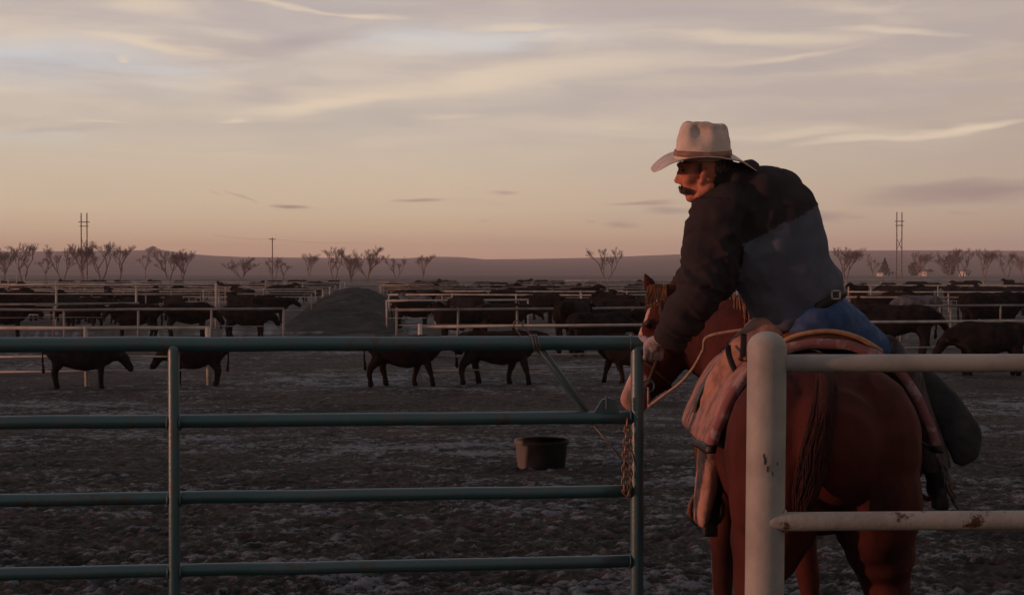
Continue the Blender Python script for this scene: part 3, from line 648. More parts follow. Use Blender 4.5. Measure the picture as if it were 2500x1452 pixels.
TL = [(6, 603, 330, 1, 'bare tree cut by the left picture edge'), (55, 590, 340, 0, 'tall forked bare tree near the left edge'), (112, 606, 350, 2, 'short thin bare tree between two forked ones on the left'),
      (152, 595, 330, 3, 'slender leaning bare tree left of the twin power pole'), (206, 590, 320, 1, 'dense bare tree at the foot of the left twin power pole'), (246, 586, 330, 0, 'widest bare tree right of the left twin power pole'),
      (292, 596, 335, 5, 'right leaning bare tree, last of the left clump'), (354, 600, 620, 2, 'small bare tree on the slope beside the hilltop bush'), (413, 605, 345, 3, 'bare tree with upright stems, left of a close pair'),
      (443, 608, 345, 1, 'bushy bare tree, right of a close pair'), (592, 622, 330, 4, 'lone V shaped bare tree left of the single pole'), (668, 628, 335, 0, 'low bare tree at the foot of the single pole'),
      (692, 622, 340, 2, 'low bare tree just right of the single pole'), (756, 616, 700, 1, 'small distant bare tree right of the single pole'), (815, 600, 325, 0, 'broad bare tree in the middle of the picture'),
      (857, 612, 330, 4, 'narrower bare tree right of the broad middle one'), (898, 594, 350, 4, 'upright dense topped bare tree, right of the narrower middle one'), (968, 625, 380, 3, 'faint low bare tree between the upright one and the leaning one'), (1030, 619, 322, 5, 'bare tree above the right side of the dark mound'),
      (1480, 600, 345, 3, 'lone bare tree left of the rider'), (2066, 600, 350, 1, 'bare tree touching the rider back'), (2132, 613, 430, 2, 'thin faint bare tree left of the right twin pole'),
      (2245, 612, 560, 1, 'bare tree left of the white houses'), (2318, 600, 520, 4, 'dense bare tree above the houses'), (2350, 604, 520, 0, 'bare tree right of the dense one above the houses'),
      (2405, 604, 480, 1, 'wide bare tree in the right hand grove'), (2455, 612, 430, 0, 'bare tree near the right picture edge'), (2496, 614, 470, 4, 'bare tree cut by the right picture edge')]
for i, (px, ty, Y, v, lab) in enumerate(TL): tree(px, ty, Y, v, rnd.uniform(-.5, .5) + (math.pi if i % 3 == 0 else 0), lab, rnd.uniform(.95, 1.25))
def leafy(name, px, topy, basey, Y, wpx, label, conical=False, lo=0.0):
    h = (basey - topy) / F * Y; z0 = EYE + (HOR - basey) / F * Y; wd = wpx / F * Y / 2; rg = random.Random(px)
    o = empty(name, (X(px, Y), Y, z0)); tag(o, label, 'tree')
    bar('trunk', Vector((X(px, Y), Y, z0 - .6)), Vector((X(px, Y), Y, z0 + h * .6)), wd * .08, M_trunk, o, 6, False)
    g = G()
    for k in range(900):
        t = rg.random(); a = rg.uniform(0, 6.283); rm = wd * ((1 - t) if conical else math.sqrt(max(0.02, 1 - (2 * t - .95) ** 2))) * rg.uniform(.3, 1.08)
        lump = 1 + .3 * noise.noise(Vector((math.cos(a) * 1.5, math.sin(a) * 1.5, t * 3 + px)))
        c = Vector((X(px, Y) + math.cos(a) * rm * lump, Y + math.sin(a) * rm * lump, z0 + h * (lo + .06 + (.94 - lo) * t))); s = wd * rg.uniform(.06, .13)
        u = Vector((rg.gauss(0, 1), rg.gauss(0, 1), rg.gauss(0, 1))).normalized() * s; v = Vector((rg.gauss(0, 1), rg.gauss(0, 1), rg.gauss(0, 1))).normalized() * s
        g.add([c - u, c + v, c + u, c - v], [(0, 1, 2, 3)])
    g.obj('crown', M_ever, o, smooth=False)
leafy('bush', 373, 602, 621, 3000, 32, 'round dark bush on the left hilltop')
leafy('evergreen_tree', 2160, 630, 674, 880, 36, 'dark conical evergreen behind the low white house', True)
leafy('evergreen_tree', 2318, 622, 674, 870, 40, 'broad dark evergreen between the white houses')
leafy('evergreen_tree', 2232, 640, 674, 870, 34, 'low dark evergreen left of the gabled house')
# ------------------------------------------------------------------ houses
def house(px, basey, Y, wd, dp, h, label, rz=0, gable=1.4):
    z0 = -.5; o = empty('farm_house', (X(px, Y), Y, z0)); tag(o, label, 'house'); cx = X(px, Y)
    M = Matrix.Translation((cx, Y, z0)) @ Matrix.Rotation(rz, 4, 'Z')
    g = G(); g.box((-wd / 2, -dp / 2, -.3), (wd / 2, dp / 2, h), M); g.obj('wall', M_housew, o, smooth=False)
    g = G(); e = .4; vs = [M @ Vector(v) for v in ((-wd / 2 - e, -dp / 2 - e, h), (wd / 2 + e, -dp / 2 - e, h), (wd / 2 + e, dp / 2 + e, h), (-wd / 2 - e, dp / 2 + e, h), (-wd / 2 - e, 0, h + gable), (wd / 2 + e, 0, h + gable))]
    g.add(vs, [(0, 1, 5, 4), (2, 3, 4, 5), (0, 4, 3), (1, 2, 5), (0, 3, 2, 1)]); rf = g.obj('roof', M_roof, o, smooth=False)
    g = G(); g.box((wd * .2, -.3, h + gable * .5), (wd * .2 + .6, .3, h + gable + .6), M); g.obj('chimney', M_housew, rf, smooth=False)
    for s in (-.28, .25):
        g = G(); g.box((wd * s - .5, -dp / 2 - .04, 1.0), (wd * s + .5, -dp / 2 - .003, 2.2), M); g.obj('window', M_win, o, smooth=False)
    g = G(); g.box((-.45, -dp / 2 - .05, 0), (.45, -dp / 2 - .003, 2.1), M); g.obj('door', M_win, o, smooth=False)
house(2163, 672, 880, 9, 7, 2.0, 'low white house in front of the conical evergreen', .3, 1.0)
house(2258, 672, 880, 7, 8, 3.0, 'white gabled house, middle one of the three', -.8, 1.6)
house(2356, 672, 860, 5, 5, 3.0, 'smallest white house at the edge of the right hand grove', .5, 1.2)
# ------------------------------------------------------------------ utility poles
def hpole(px, Y, topy, gap, label):
    z0 = -.5; h = EYE - z0 + (HOR - topy) / F * Y; x = X(px, Y); o = empty('power_pole', (x, Y, z0)); tag(o, label, 'power pole', 'twin wooden power poles')
    for s in (-1, 1): bar('pole', Vector((x + s * gap / 2, Y, z0 - .3)), Vector((x + s * gap / 2, Y, z0 + h)), .16, M_pole, o, 8, False)
    for f, ww in ((.86, 1.9), (.80, 1.5)):
        g = G(); g.box((x - gap * ww / 2, Y - .15, z0 + h * f), (x + gap * ww / 2, Y + .15, z0 + h * f + .22)); g.obj('crossarm', M_pole, o, smooth=False)
    g = G(); g.tube([(x - gap / 2, Y, z0 + h * .45), (x + gap / 2, Y, z0 + h * .62)], .08, 6); g.tube([(x + gap / 2, Y, z0 + h * .45), (x - gap / 2, Y, z0 + h * .62)], .08, 6); g.obj('brace', M_pole, o)
hpole(206, 385, 520, 1.55, 'twin wooden power pole rising out of the left bare trees')
hpole(2195, 420, 518, 1.5, 'twin wooden power pole right of the rider')
x = X(665, 375); o = empty('utility_pole', (x, 375, -.5)); tag(o, 'single utility pole standing in the low trees left of the middle', 'utility pole')
bar('pole', Vector((x, 375, -.8)), P(665, 580, 375), .14, M_pole, o, 8, False)
g = G(); pt = P(665, 584, 375); g.box((pt.x - .9, 374.9, pt.z - .1), (pt.x + .9, 375.1, pt.z + .1)); g.obj('crossarm', M_pole, o, smooth=False)
g = G()
for a, b in ((P(520, 572, 375), P(665, 583, 375)), (P(665, 583, 375), P(880, 592, 375))):
    g.tube([a.lerp(b, k / 8) - Vector((0, 0, .5 * math.sin(math.pi * k / 8))) for k in range(9)], .014, 4)
tag(g.obj('power_line', M_pole), 'thin power line strung over the single utility pole', 'power line')
# ------------------------------------------------------------------ feed tub
Yt = 14.6; tx = X(1322, Yt); tz = gz(tx, Yt) - .06; g = G()
g.tube([(tx, Yt, tz - .05), (tx, Yt, tz + .02), (tx, Yt, tz + .27), (tx, Yt, tz + .30), (tx, Yt, tz + .325), (tx, Yt, tz + .325), (tx, Yt, tz + .30), (tx, Yt, tz + .06)], [.225, .24, .262, .280, .280, .255, .25, .21], 36)
me = g.mesh('feed_tub', M_tub); 
colour_attr(me, lambda c: 1.0 if (c.x - tx) < -.185 + .05 * noise.noise(c * 9) else 0.0)  # sunlight on the left side put into the colour as a pale patch
o = link('feed_tub', me); tag(o, 'black rubber feed tub with a sunlit side painted pale on the mud behind the gate', 'tub')

# ================================================================== horse
BX = 1.16
hipL, kneeL, ankL = P(1915, 800, 5.8), P(1762, 985, 5.98), P(1730, 1225, 5.95)
hipR, kneeR, ankR = P(2020, 785, 5.8), P(2205, 925, 6.02), P(2290, 1160, 5.90)
horse = empty('horse', (BX, 5.8, 0)); tag(horse, 'sorrel horse with white blaze seen from behind, head turned left over the gate', 'horse')
hg = G()
hg.tube([(1.12, 5.02, 1.22), (1.125, 5.25, 1.20), (BX, 5.5, 1.16), (BX + .01, 5.85, 1.12), (BX, 6.15, 1.14), (BX - .03, 6.45, 1.17), (BX - .06, 6.72, 1.20)],
        [(.20, .22), (.29, .30), (.335, .335), (.355, .36), (.34, .37), (.28, .34), (.18, .24)], 24, side=(1, 0, 0), sub=3, rnd_cap=True)
hg.tube([(1.115, 4.98, 1.34), (1.12, 5.2, 1.46), (BX, 5.6, 1.47), (BX, 6.1, 1.47), (BX - .02, 6.35, 1.46)], [(.09, .08), (.15, .07), (.12, .05), (.10, .05), (.07, .08)], 14, side=(1, 0, 0), sub=3, rnd_cap=True)
for s in (-1, 1):
    cx = 1.118 + s * .165
    hg.ell((cx, 5.16, 1.18), (.185, .27, .30)); hg.ell((cx + s * .01, 5.10, 1.03), (.165, .22, .26)); hg.ell((cx, 5.02, 1.08), (.13, .13, .26))
    hg.tube([(cx, 5.14, 1.05), (cx + s * .035, 5.14, .86), (cx + s * .07, 5.17, .70), (cx + s * .08, 5.05, .50), (cx + s * .08, 5.07, .30), (cx + s * .08, 5.08, .15), (cx + s * .08, 5.11, .06)],
            [(.16, .22), (.13, .17), (.085, .12), (.052, .075), (.038, .045), (.046, .05), (.05, .055)], 16, side=(1, 0, 0), sub=3, rnd_cap=True)
    fxx = 1.11 + s * .15; fz = s * .08 if s > 0 else 0
    hg.tube([(fxx, 6.5, 1.05), (fxx + fz * .6, 6.48, .8), (fxx + fz, 6.5, .52), (fxx + fz * 1.3, 6.5, .3), (fxx + fz * 1.4, 6.5, .14), (fxx + fz * 1.4, 6.54, .06)],
            [(.11, .16), (.075, .10), (.055, .06), (.038, .042), (.044, .048), (.05, .055)], 14, side=(1, 0, 0), sub=3, rnd_cap=True)
nk = [Vector((BX - .05, 6.32, 1.28)), P(1795, 850, 6.52), P(1735, 830, 6.72), P(1668, 775, 6.86)]
hg.tube(nk, [(.20, .30), (.145, .235), (.115, .19), (.09, .14)], 18, side=(.65, .75, 0), sub=4, rnd_cap=True)
hd = [P(1650, 728, 6.86), P(1640, 772, 6.84), P(1628, 835, 6.80), P(1597, 902, 6.75), P(1566, 945, 6.71), P(1546, 976, 6.69)]
hr = [(.075, .075), (.095, .125), (.10, .138), (.07, .115), (.056, .078), (.055, .062)]
hg.tube(hd, hr, 20, side=(0, 1, 0), sub=4, rnd_cap=True)
hg.ell(P(1655, 835, 6.76), (.095, .06, .11)); hg.ell(P(1583, 800, 6.75), (.035, .03, .045))            # cheek, eye ridge
hg.ell(P(1532, 968, 6.66), (.030, .03, .035)); hg.ell(P(1560, 990, 6.68), (.04, .04, .03))              # nostril, lip
for (a, b, c, y) in (((1592, 712), (1583, 690), (1574, 668), 6.80), ((1655, 712), (1650, 690), (1645, 672), 6.90)):
    hg.tube([P(*a, y), P(*b, y), P(*c, y)], [(.03, .026), (.035, .018), (.008, .006)], 10, side=(1, 0, 0), sub=3, rnd_cap=True)
hm = remesh(hg, .0125, 6, 'horse_body', M_coat, disp=lambda c, n: .010 * noise.noise(c * 5) + .004 * noise.noise(c * 13))
def hpatch(c):
    if c.y < 6.5 or c.x > .95: return 0.0
    best = 9; bi = 0; 
    for i in range(len(hd) - 1):
        d = hd[i + 1] - hd[i]; t = max(0, min(1, (c - hd[i]).dot(d) / d.dot(d))); q = hd[i] + d * t; e = (c - q).length
        if e < best: best = e; bi = i + t; qq = q; dd = d
    off = c - qq; front = Vector((-dd.z, 0, dd.x)).normalized(); front = front if front.x < 0 else -front
    f = off.dot(front); v = 0.0
    wob = .012 * noise.noise(c * 14)
    if bi > .2 and f > .068 + wob and abs(off.y) < .034 + wob: v = 1.0
    if bi > 3.7 and f > -.01: v = max(v, .75)
    if bi > 4.3: v = max(v, .45)
    return v
colour_attr(hm, hpatch); link('body', hm, horse)
for s in (-1, 1):
    g = G(); cx = 1.118 + s * .245; g.tube([(cx, 5.12, .0), (cx, 5.10, .08)], [.07, .055], 14); g.obj('hoof', M_hoof, horse)
    g = G(); cx = 1.11 + s * .15 + (.11 if s > 0 else 0); g.tube([(cx, 6.56, .0), (cx, 6.54, .08)], [.07, .055], 14); g.obj('hoof', M_hoof, horse)
g = G(); g.ell(P(1583, 792, 6.722), (.016, .014, .017)); g.obj('eye', mat('horse_eye', (.01, .006, .004), .15), horse)
def strands(g, pts, rad, n, r, seed, spread=1.0, fray=.3, seg=10):
    """a lock of many hairs along a line"""
    rg = random.Random(seed); pts = [Vector(p) for p in pts]
    for k in range(n):
        a = rg.uniform(0, 6.283); q = math.sqrt(rg.random()); end = rg.uniform(1 - fray, 1.0); ph = rg.uniform(0, 9); out = []
        for j in range(seg + 1):
            u = j / seg * end * (len(pts) - 1); i = min(int(u), len(pts) - 2); t = u - i; c = pts[i].lerp(pts[i + 1], t); rr_ = rad[i] * (1 - t) + rad[i + 1] * t
            wv = .15 * math.sin(ph + u * 3)
            out.append(c + Vector((math.cos(a + wv) * q * rr_ * spread, math.sin(a + wv) * q * rr_ * .7, 0)))
        g.tube(out, [r] * seg + [r * .3], 4, cap=False)
g = G(); tp = [P(2010, 905, 4.99), P(2018, 945, 4.915), P(2010, 1010, 4.86), P(1992, 1100, 4.83), P(1978, 1160, 4.82), P(1966, 1210, 4.82), P(1960, 1250, 4.83), P(1958, 1290, 4.83)]
g.tube(tp[:6], [.022, .028, .030, .028, .024, .014], 14, sub=3); strands(g, tp, [.024, .038, .048, .052, .052, .046, .036, .02], 420, .0020, 4, fray=.65, seg=12)
g.obj('tail', M_tail, horse)
g = G(); rg = random.Random(5)
crest = [P(1868, 762, 6.30), P(1830, 738, 6.42), P(1790, 722, 6.54), P(1740, 712, 6.68), P(1690, 700, 6.80), P(1650, 700, 6.86)]
for k in range(420):
    u = rg.random() * (len(crest) - 1.001); i = int(u); c = crest[i].lerp(crest[i + 1], u - i) + Vector((rg.gauss(0, .006), rg.gauss(0, .008), rg.gauss(0, .006) - .015))
    ln = rg.uniform(.10, .19); d = Vector((-.05 + rg.gauss(0, .10), -.55, -.9)).normalized()
    g.tube([c, c + Vector((0, -.03, .008)), c + Vector((0, -.05, 0)) + d * ln * .5, c + Vector((0, -.045, 0)) + (d + Vector((0, .25, -.3))) * ln], [.0045, .0045, .004, .001], 4, cap=False)
for k in range(60):
    c = P(1600 + rg.uniform(-6, 40), 700 + rg.uniform(-6, 6), 6.80); g.tube([c, c + Vector((-.03, -.04, .0)), c + Vector((-.045 + rg.gauss(0, .01), -.05, -.09 + rg.gauss(0, .02)))], [.004, .004, .001], 4, cap=False)
g.obj('mane', M_mane, horse)

# bridle and reins
bridle = empty('bridle', P(1600, 850, 6.7)); tag(bridle, 'dark leather bridle with a pale rope rein on the sorrel horse head', 'bridle')
def headband(i, t, ex=.008):
    d = hd[i + 1] - hd[i]; c = hd[i] + d * t; dn = d.normalized(); a = (Vector((0, 1, 0)) - dn * dn.y).normalized(); b = dn.cross(a)
    r0 = hr[i][0] * (1 - t) + hr[i + 1][0] * t + ex; r1 = hr[i][1] * (1 - t) + hr[i + 1][1] * t + ex
    return [c + a * math.cos(q) * r0 + b * math.sin(q) * r1 for q in [2 * math.pi * k / 24 for k in range(25)]]
for nm, i, t in (('noseband', 3, .25), ('browband', 0, .8)):
    g = G(); g.tube(headband(i, t, .007), .008, 6, cap=False); g.obj(nm, M_brid, bridle)
g = G(); g.tube([P(1612, 735, 6.75), P(1618, 800, 6.70), P(1610, 860, 6.675), P(1585, 930, 6.64)], [(.010, .005)] * 4, 8, sub=4); g.obj('cheek_strap', M_brid, bridle)
g = G(); q = P(1583, 942, 6.635); g.tube([q + Vector((math.cos(a) * .028, 0, math.sin(a) * .028)) for a in [2 * math.pi * k / 16 for k in range(17)]], .005, 6, cap=False); g.obj('bit_ring', M_latch, bridle)
g = G(); g.tube([P(1583, 992, 6.62), P(1618, 966, 6.55), P(1660, 935, 6.47), P(1692, 898, 6.40), P(1716, 855, 6.34), P(1732, 820, 6.3), P(1850, 800, 6.22)], .0068, 8, sub=6); g.tube([P(1583, 945, 6.635), P(1583, 992, 6.62)], .006, 6); g.obj('rein', M_rope, bridle)

# ================================================================== saddle pad and saddle
pad = empty('saddle_pad', (1.18, 5.85, 1.5)); tag(pad, 'faded pink wool saddle pad with worn black corner under the saddle', 'saddle pad')
def padpt(a, y, out):
    k = (y - 5.36) / .9; hw = .385 + out + .02 * math.sin(k * 3.1); hh = .385 + out + (.015 if y < 5.5 else 0)
    q = R(a); x = 1.175 + hw * math.copysign(abs(math.sin(q)) ** .9, q); z = 1.15 + hh * math.cos(q) + .008 * noise.noise(Vector((a * .08, y * 7, 0)))
    if abs(a) > 70: x += math.copysign(.0014 * (abs(a) - 70), a)
    return Vector((x, y, z))
def shell(g, a0, a1, na, y0, y1, ny, o0, o1, f=padpt, mi=0):
    vs = [f(a0 + (a1 - a0) * i / na, y0 + (y1 - y0) * j / ny, o) for o in (o0, o1) for j in range(ny + 1) for i in range(na + 1)]
    n = na + 1; m = n * (ny + 1); fs = []
    for j in range(ny):
        for i in range(na):
            k = j * n + i; fs += [(k, k + n, k + n + 1, k + 1), (m + k, m + k + 1, m + k + n + 1, m + k + n)]
    for i in range(na): fs += [(i, i + 1, m + i + 1, m + i), (ny * n + i, m + ny * n + i, m + ny * n + i + 1, ny * n + i + 1)]
    for j in range(ny): fs += [(j * n, m + j * n, m + (j + 1) * n, (j + 1) * n), (j * n + na, (j + 1) * n + na, m + (j + 1) * n + na, m + j * n + na)]
    g.add(vs, fs, mi)
g = G(); shell(g, -86, 86, 60, 5.40, 6.30, 16, .0, .026); g.obj('wool', M_pad, pad)
g = G(); shell(g, -87, 87, 60, 5.375, 5.41, 2, -.004, .031); g.obj('edge_trim', M_padedge, pad)
g = G(); shell(g, -90, -86, 3, 5.37, 5.72, 6, -.004, .032); g.obj('corner_patch', M_strap, pad)
g = G(); shell(g, 86, 90, 3, 5.37, 5.62, 4, -.004, .032); g.obj('corner_patch', M_strap, pad)
saddle = empty('saddle', (1.18, 5.8, 1.55)); tag(saddle, 'brown leather western saddle with a pale rolled cantle edge under the rider', 'saddle')
g = G(); shell(g, -36, 44, 40, 5.55, 6.15, 10, .030, .045, f=lambda a, y, o: padpt(a + (1 if a > 0 else -1) * 4 * math.sin((y - 5.55) * 5), y, o)); g.obj('skirt', M_sadd, saddle)
g = G(); g.ell((1.185, 5.82, 1.565), (.17, .25, .045)); 
hump = [P(1885, 850, 5.56), P(1935, 822, 5.55), P(1990, 810, 5.54), P(2045, 810, 5.54), P(2100, 826, 5.55), P(2150, 856, 5.56)]
g.obj('seat', M_sadd, saddle)
g = G(); lo_ = [Vector((p.x * .75 + 1.2 * .25, 5.62, 1.53)) for p in hump]
vs = [p + Vector((0, 0, 0)) for p in hump] + [p + Vector((0, .035, -.005)) for p in hump] + lo_ + [p - Vector((0, .05, 0)) for p in lo_]
n = 6; fs = []
for i in range(n - 1): fs += [(i, i + 1, n + i + 1, n + i), (n + i, n + i + 1, 2 * n + i + 1, 2 * n + i), (i + 1, i, 3 * n + i, 3 * n + i + 1), (2 * n + i, 2 * n + i + 1, 3 * n + i + 1, 3 * n + i)]
g.add(vs, fs); ct = g.obj('cantle', M_sadd, saddle)
g = G(); g.tube(hump, .0095, 10, sub=6, rnd_cap=True); g.obj('cantle_binding', M_sadrim, ct)
g = G(); g.ell((1.13, 6.08, 1.585), (.15, .06, .075)); g.obj('swell', M_sadd, saddle)
g = G(); g.tube([(1.12, 6.1, 1.63), (1.12, 6.12, 1.70), (1.12, 6.12, 1.715)], [.022, .018, .034], 14, rnd_cap=True); g.obj('horn', M_sadrim, saddle)
for s, yy in ((-1, 5.9), (1, 5.9)):
    g = G(); g.tube([padpt(s * 40, yy, .045), padpt(s * 70, yy, .038), Vector((1.175 + s * .40, 5.98, 1.0)), Vector((1.175 + s * .40, 5.99, .88))], [(.07, .006)] * 2 + [(.04, .006), (.025, .006)], 8, side=(0, 1, 0), sub=4); g.obj('fender', M_sadd, saddle)
    g = G(); c = (ankL if s < 0 else ankR) + Vector((0, .06, -.04)); g.tube([c + Vector((math.sin(q) * .07, 0, math.cos(q) * .075)) for q in [R(a) for a in range(-150, 151, 20)]] + [c + Vector((math.sin(R(-150)) * .07, 0, math.cos(R(-150)) * .075))], .011, 8); g.obj('stirrup', M_sadd, saddle)
g = G()
for pts in ([P(1777, 842, 5.66), P(1779, 862, 5.62), P(1786, 885, 5.60), P(1798, 912, 5.58)], [P(1816, 815, 5.62), P(1815, 845, 5.60), P(1812, 880, 5.58)]):
    g.tube(pts, [(.012, .004)] * len(pts), 8, side=(1, 0, 0), sub=3)
g.obj('saddle_string', M_strap, saddle)

# ================================================================== rider
man = empty('person', P(1985, 830, 5.8)); tag(man, 'rider in tan cowboy hat and dark jacket leaning left to hold the gate end', 'person')
SH = P(1762, 522, 5.68); ELB = P(1722, 690, 5.64); WR = P(1636, 822, 5.74)
SHR = P(1900, 475, 5.98); ELR = P(1840, 640, 6.22); WRR = P(1885, 770, 6.20)
TA, TB = P(1965, 790, 5.8), P(1800, 445, 5.76)
tors = [P(1962, 772, 5.79), P(1948, 745, 5.79), P(1925, 685, 5.78), P(1890, 610, 5.76), P(1862, 540, 5.75), P(1838, 485, 5.75), P(1815, 447, 5.75)]
torr = [(.172, .13), (.185, .145), (.196, .155), (.205, .165), (.205, .17), (.17, .15), (.11, .10)]
TS = (P(2045, 686, 5.79) - P(1855, 814, 5.79)).normalized()
Y0 = 5.70
bg_ = G()
bg_.tube(tors, [(a * .76, b * .76) for a, b in torr], 18, side=TS, sub=3, rnd_cap=True)
bg_.tube([P(1805, 455, 5.75), P(1765, 450, 5.73), P(1735, 440, 5.71)], [(.075, .07), (.062, .06), (.058, .058)], 14, sub=3, rnd_cap=True)
def arm(g, a, b, c, r, k=1.0):
    m1 = a.lerp(b, .5); m2 = b.lerp(c, .5)
    g.tube([a, m1, b, m2, c], [x * k for x in r], 14, sub=4, rnd_cap=True)
arm(bg_, SH, ELB, WR, [.095, .075, .058, .052, .036]); arm(bg_, SHR, ELR, WRR, [.095, .075, .058, .052, .036])
for h_, k_, a_ in ((hipL, kneeL, ankL), (hipR, kneeR, ankR)):
    bg_.tube([h_, h_.lerp(k_, .5), k_, k_.lerp(a_, .4), a_], [.10, .09, .062, .06, .042], 14, sub=4, rnd_cap=True)
# head in profile, facing left, chin tucked
bg_.ell(P(1727, 402, Y0), (.094, .076, .088)); bg_.ell(P(1690, 430, Y0), (.052, .060, .072)); bg_.ell(P(1700, 463, Y0), (.046, .056, .048))
bg_.ell(P(1688, 482, Y0), (.024, .030, .022)); bg_.tube([P(1706, 478, Y0 - .045), P(1732, 455, Y0 - .06)], [.022, .022], 10, rnd_cap=True)
bg_.tube([P(1663, 408, Y0), P(1658, 428, Y0), P(1653, 441, Y0)], [(.009, .011), (.011, .012), (.014, .013)], 12, side=(0, 1, 0), sub=3, rnd_cap=True)
bg_.ell(P(1662, 402, Y0), (.016, .052, .012)); bg_.ell(P(1682, 436, Y0 - .042), (.026, .020, .026)); bg_.ell(P(1660, 446, Y0 - .012), (.012, .010, .008))
bg_.ell(P(1670, 470, Y0), (.014, .028, .009)); bg_.ell(P(1669, 466, Y0), (.018, .035, .014))
bg_.ell(P(1718, 430, Y0 - .078), (.016, .010, .034), rot=Matrix.Rotation(.25, 3, 'Y')); bg_.ell(P(1712, 445, Y0 - .072), (.012, .012, .014))
bm_ = remesh(bg_, .0065, 3, 'rider_body', M_skin, disp=lambda c, n: .0012 * noise.noise(c * 60))
link('body', bm_, man)
g = G(); g.ell(P(1666, 416, Y0 - .036), (.006, .009, .006)); g.obj('eye', mat('eye_dark', (.03, .015, .01), .2), man)
g = G(); rg = random.Random(3)
for k in range(230):           # moustache, drooping at the corner of the mouth
    u = rg.random(); a = P(1660, 456, Y0 - .002).lerp(P(1677, 465, Y0 - .05), u) + Vector((rg.gauss(0, .003), rg.gauss(0, .004) - .006, rg.gauss(0, .003)))
    d = Vector((.10 + .5 * u + rg.gauss(0, .2), rg.gauss(0, .15), -1)).normalized(); ln = rg.uniform(.012, .024)
    g.tube([a, a + d * ln * .5 + Vector((-.004, -.002, 0)), a + d * ln], [.0016, .0018, .0006], 4, cap=False)
g.obj('moustache', M_hair, man)
g = G(); g.ell(P(1747, 404, Y0), (.072, .077, .070)); g.ell(P(1757, 424, Y0), (.048, .060, .046))
hairm = remesh(g, .008, 4, 'hair', M_hair, disp=lambda c, n: .003 * noise.noise(c * 90)); link('hair', hairm, man)
g = G()
for k in range(90):           # grey sideburn in front of the ear
    a = P(1708 + rg.gauss(0, 2.5), rg.uniform(398, 420), Y0 - .073 + rg.gauss(0, .002))
    g.tube([a, a + Vector((rg.gauss(0, .003), -.001, -.012))], [.0013, .0006], 4, cap=False)
g.obj('sideburn', M_greyhair, man)
# hat
HC = P(1716, 380, Y0); tiltM = Matrix.Rotation(R(-1), 3, 'Y') @ Matrix.Rotation(R(11), 3, 'X')
def hp_(x, y, z): return HC + tiltM @ Vector((x, y, z))
def brimz(x, y):
    return -.75 * x * x - .9 * max(0, abs(x) - .13) ** 1.4 + .8 * max(0, abs(y) - .08) ** 1.5 * max(0, 1 - (x / .19) ** 2)
hat = G(); na, nr_ = 72, 9
def brim_ring(f, dz):
    out = []
    for k in range(na):
        a = 2 * math.pi * k / na; ca, sa = math.cos(a), math.sin(a)
        rx = .100 + (.204 - .100) * f; ry = .080 + (.150 - .080) * f
        ex_ = 1 - .42 * f; x, y = rx * math.copysign(abs(ca) ** ex_, ca) + .002, ry * math.copysign(abs(sa) ** ex_, sa); z = brimz(x, y) + .003 * noise.noise(Vector((ca * 2, sa * 2, 0))) * f
        out.append(hp_(x, y, z + dz))
    return out
rings = [brim_ring(i / nr_, .0) for i in range(nr_ + 1)] + [brim_ring(1.012, -.002)] + [brim_ring(1 - i / nr_, -.004) for i in range(nr_ + 1)]
hat.add([p for r_ in rings for p in r_], [(i * na + k, i * na + (k + 1) % na, (i + 1) * na + (k + 1) % na, (i + 1) * na + k) for i in range(len(rings) - 1) for k in range(na)])
hatO = hat.obj('hat', M_hat, man)
cr = G(); rings = []
def crown(t, u):               # t height 0..1, u angle
    ca, sa = math.cos(u), math.sin(u); rx = .113 - .014 * t - .016 * t ** 5; ry = .088 - .010 * t - .018 * t ** 4
    x, y, z = rx * ca + .004 * t, ry * sa, -.012 + .138 * t
    pin = math.exp(-((x + .022) / .034) ** 2) * math.exp(-((t - .78) / .22) ** 2) * (1 if abs(sa) > .3 else 0) * min(1, (abs(sa) - .3) * 3 if abs(sa) > .3 else 0)
    y -= math.copysign(.036 * pin, y)
    back = math.exp(-((x - .05) / .05) ** 2) * math.exp(-((t - .9) / .2) ** 2); y -= math.copysign(.008 * back, y)
    z += .006 * noise.noise(Vector((ca * 2, sa * 2, t * 3))) * t; r_ = .003 * noise.noise(Vector((ca * 3, sa * 3, t * 5))); z += (.006 * math.cos(u + math.pi)) * t
    return (x + r_ * ca, y + r_ * sa, z)
for i in range(13): rings.append([hp_(*crown(i / 12, 2 * math.pi * k / na)) for k in range(na)])
for s_ in (.93, .8, .6, .35, .1):
    ring = []
    for k in range(na):
        u = 2 * math.pi * k / na; x, y, z = crown(1, u); x *= s_; y *= s_; dz = {.93: .004, .8: .003, .6: -.006, .35: -.017, .1: -.022}[s_] * (1 - .55 * abs(x) / .09)
        ring.append(hp_(x, y, z + dz))
    rings.append(ring)
cr.add([p for r_ in rings for p in r_], [(i * na + k, i * na + (k + 1) % na, (i + 1) * na + (k + 1) % na, (i + 1) * na + k) for i in range(len(rings) - 1) for k in range(na)] + [tuple((len(rings) - 1) * na + k for k in range(na))])
cr.obj('crown', M_hat, hatO)
bd = G(); rr2 = []
for t, o in ((.10, .0), (.10, .0035), (.17, .0045), (.26, .0035), (.26, .0)):
    ring = []
    for k in range(na):
        u = 2 * math.pi * k / na; x, y, z = crown(t, u); ring.append(hp_(x + o * math.cos(u), y + o * math.sin(u), z))
    rr2.append(ring)
bd.add([p for r_ in rr2 for p in r_], [(i * na + k, i * na + (k + 1) % na, (i + 1) * na + (k + 1) % na, (i + 1) * na + k) for i in range(4) for k in range(na)])
bd.obj('hat_band', M_band, hatO)
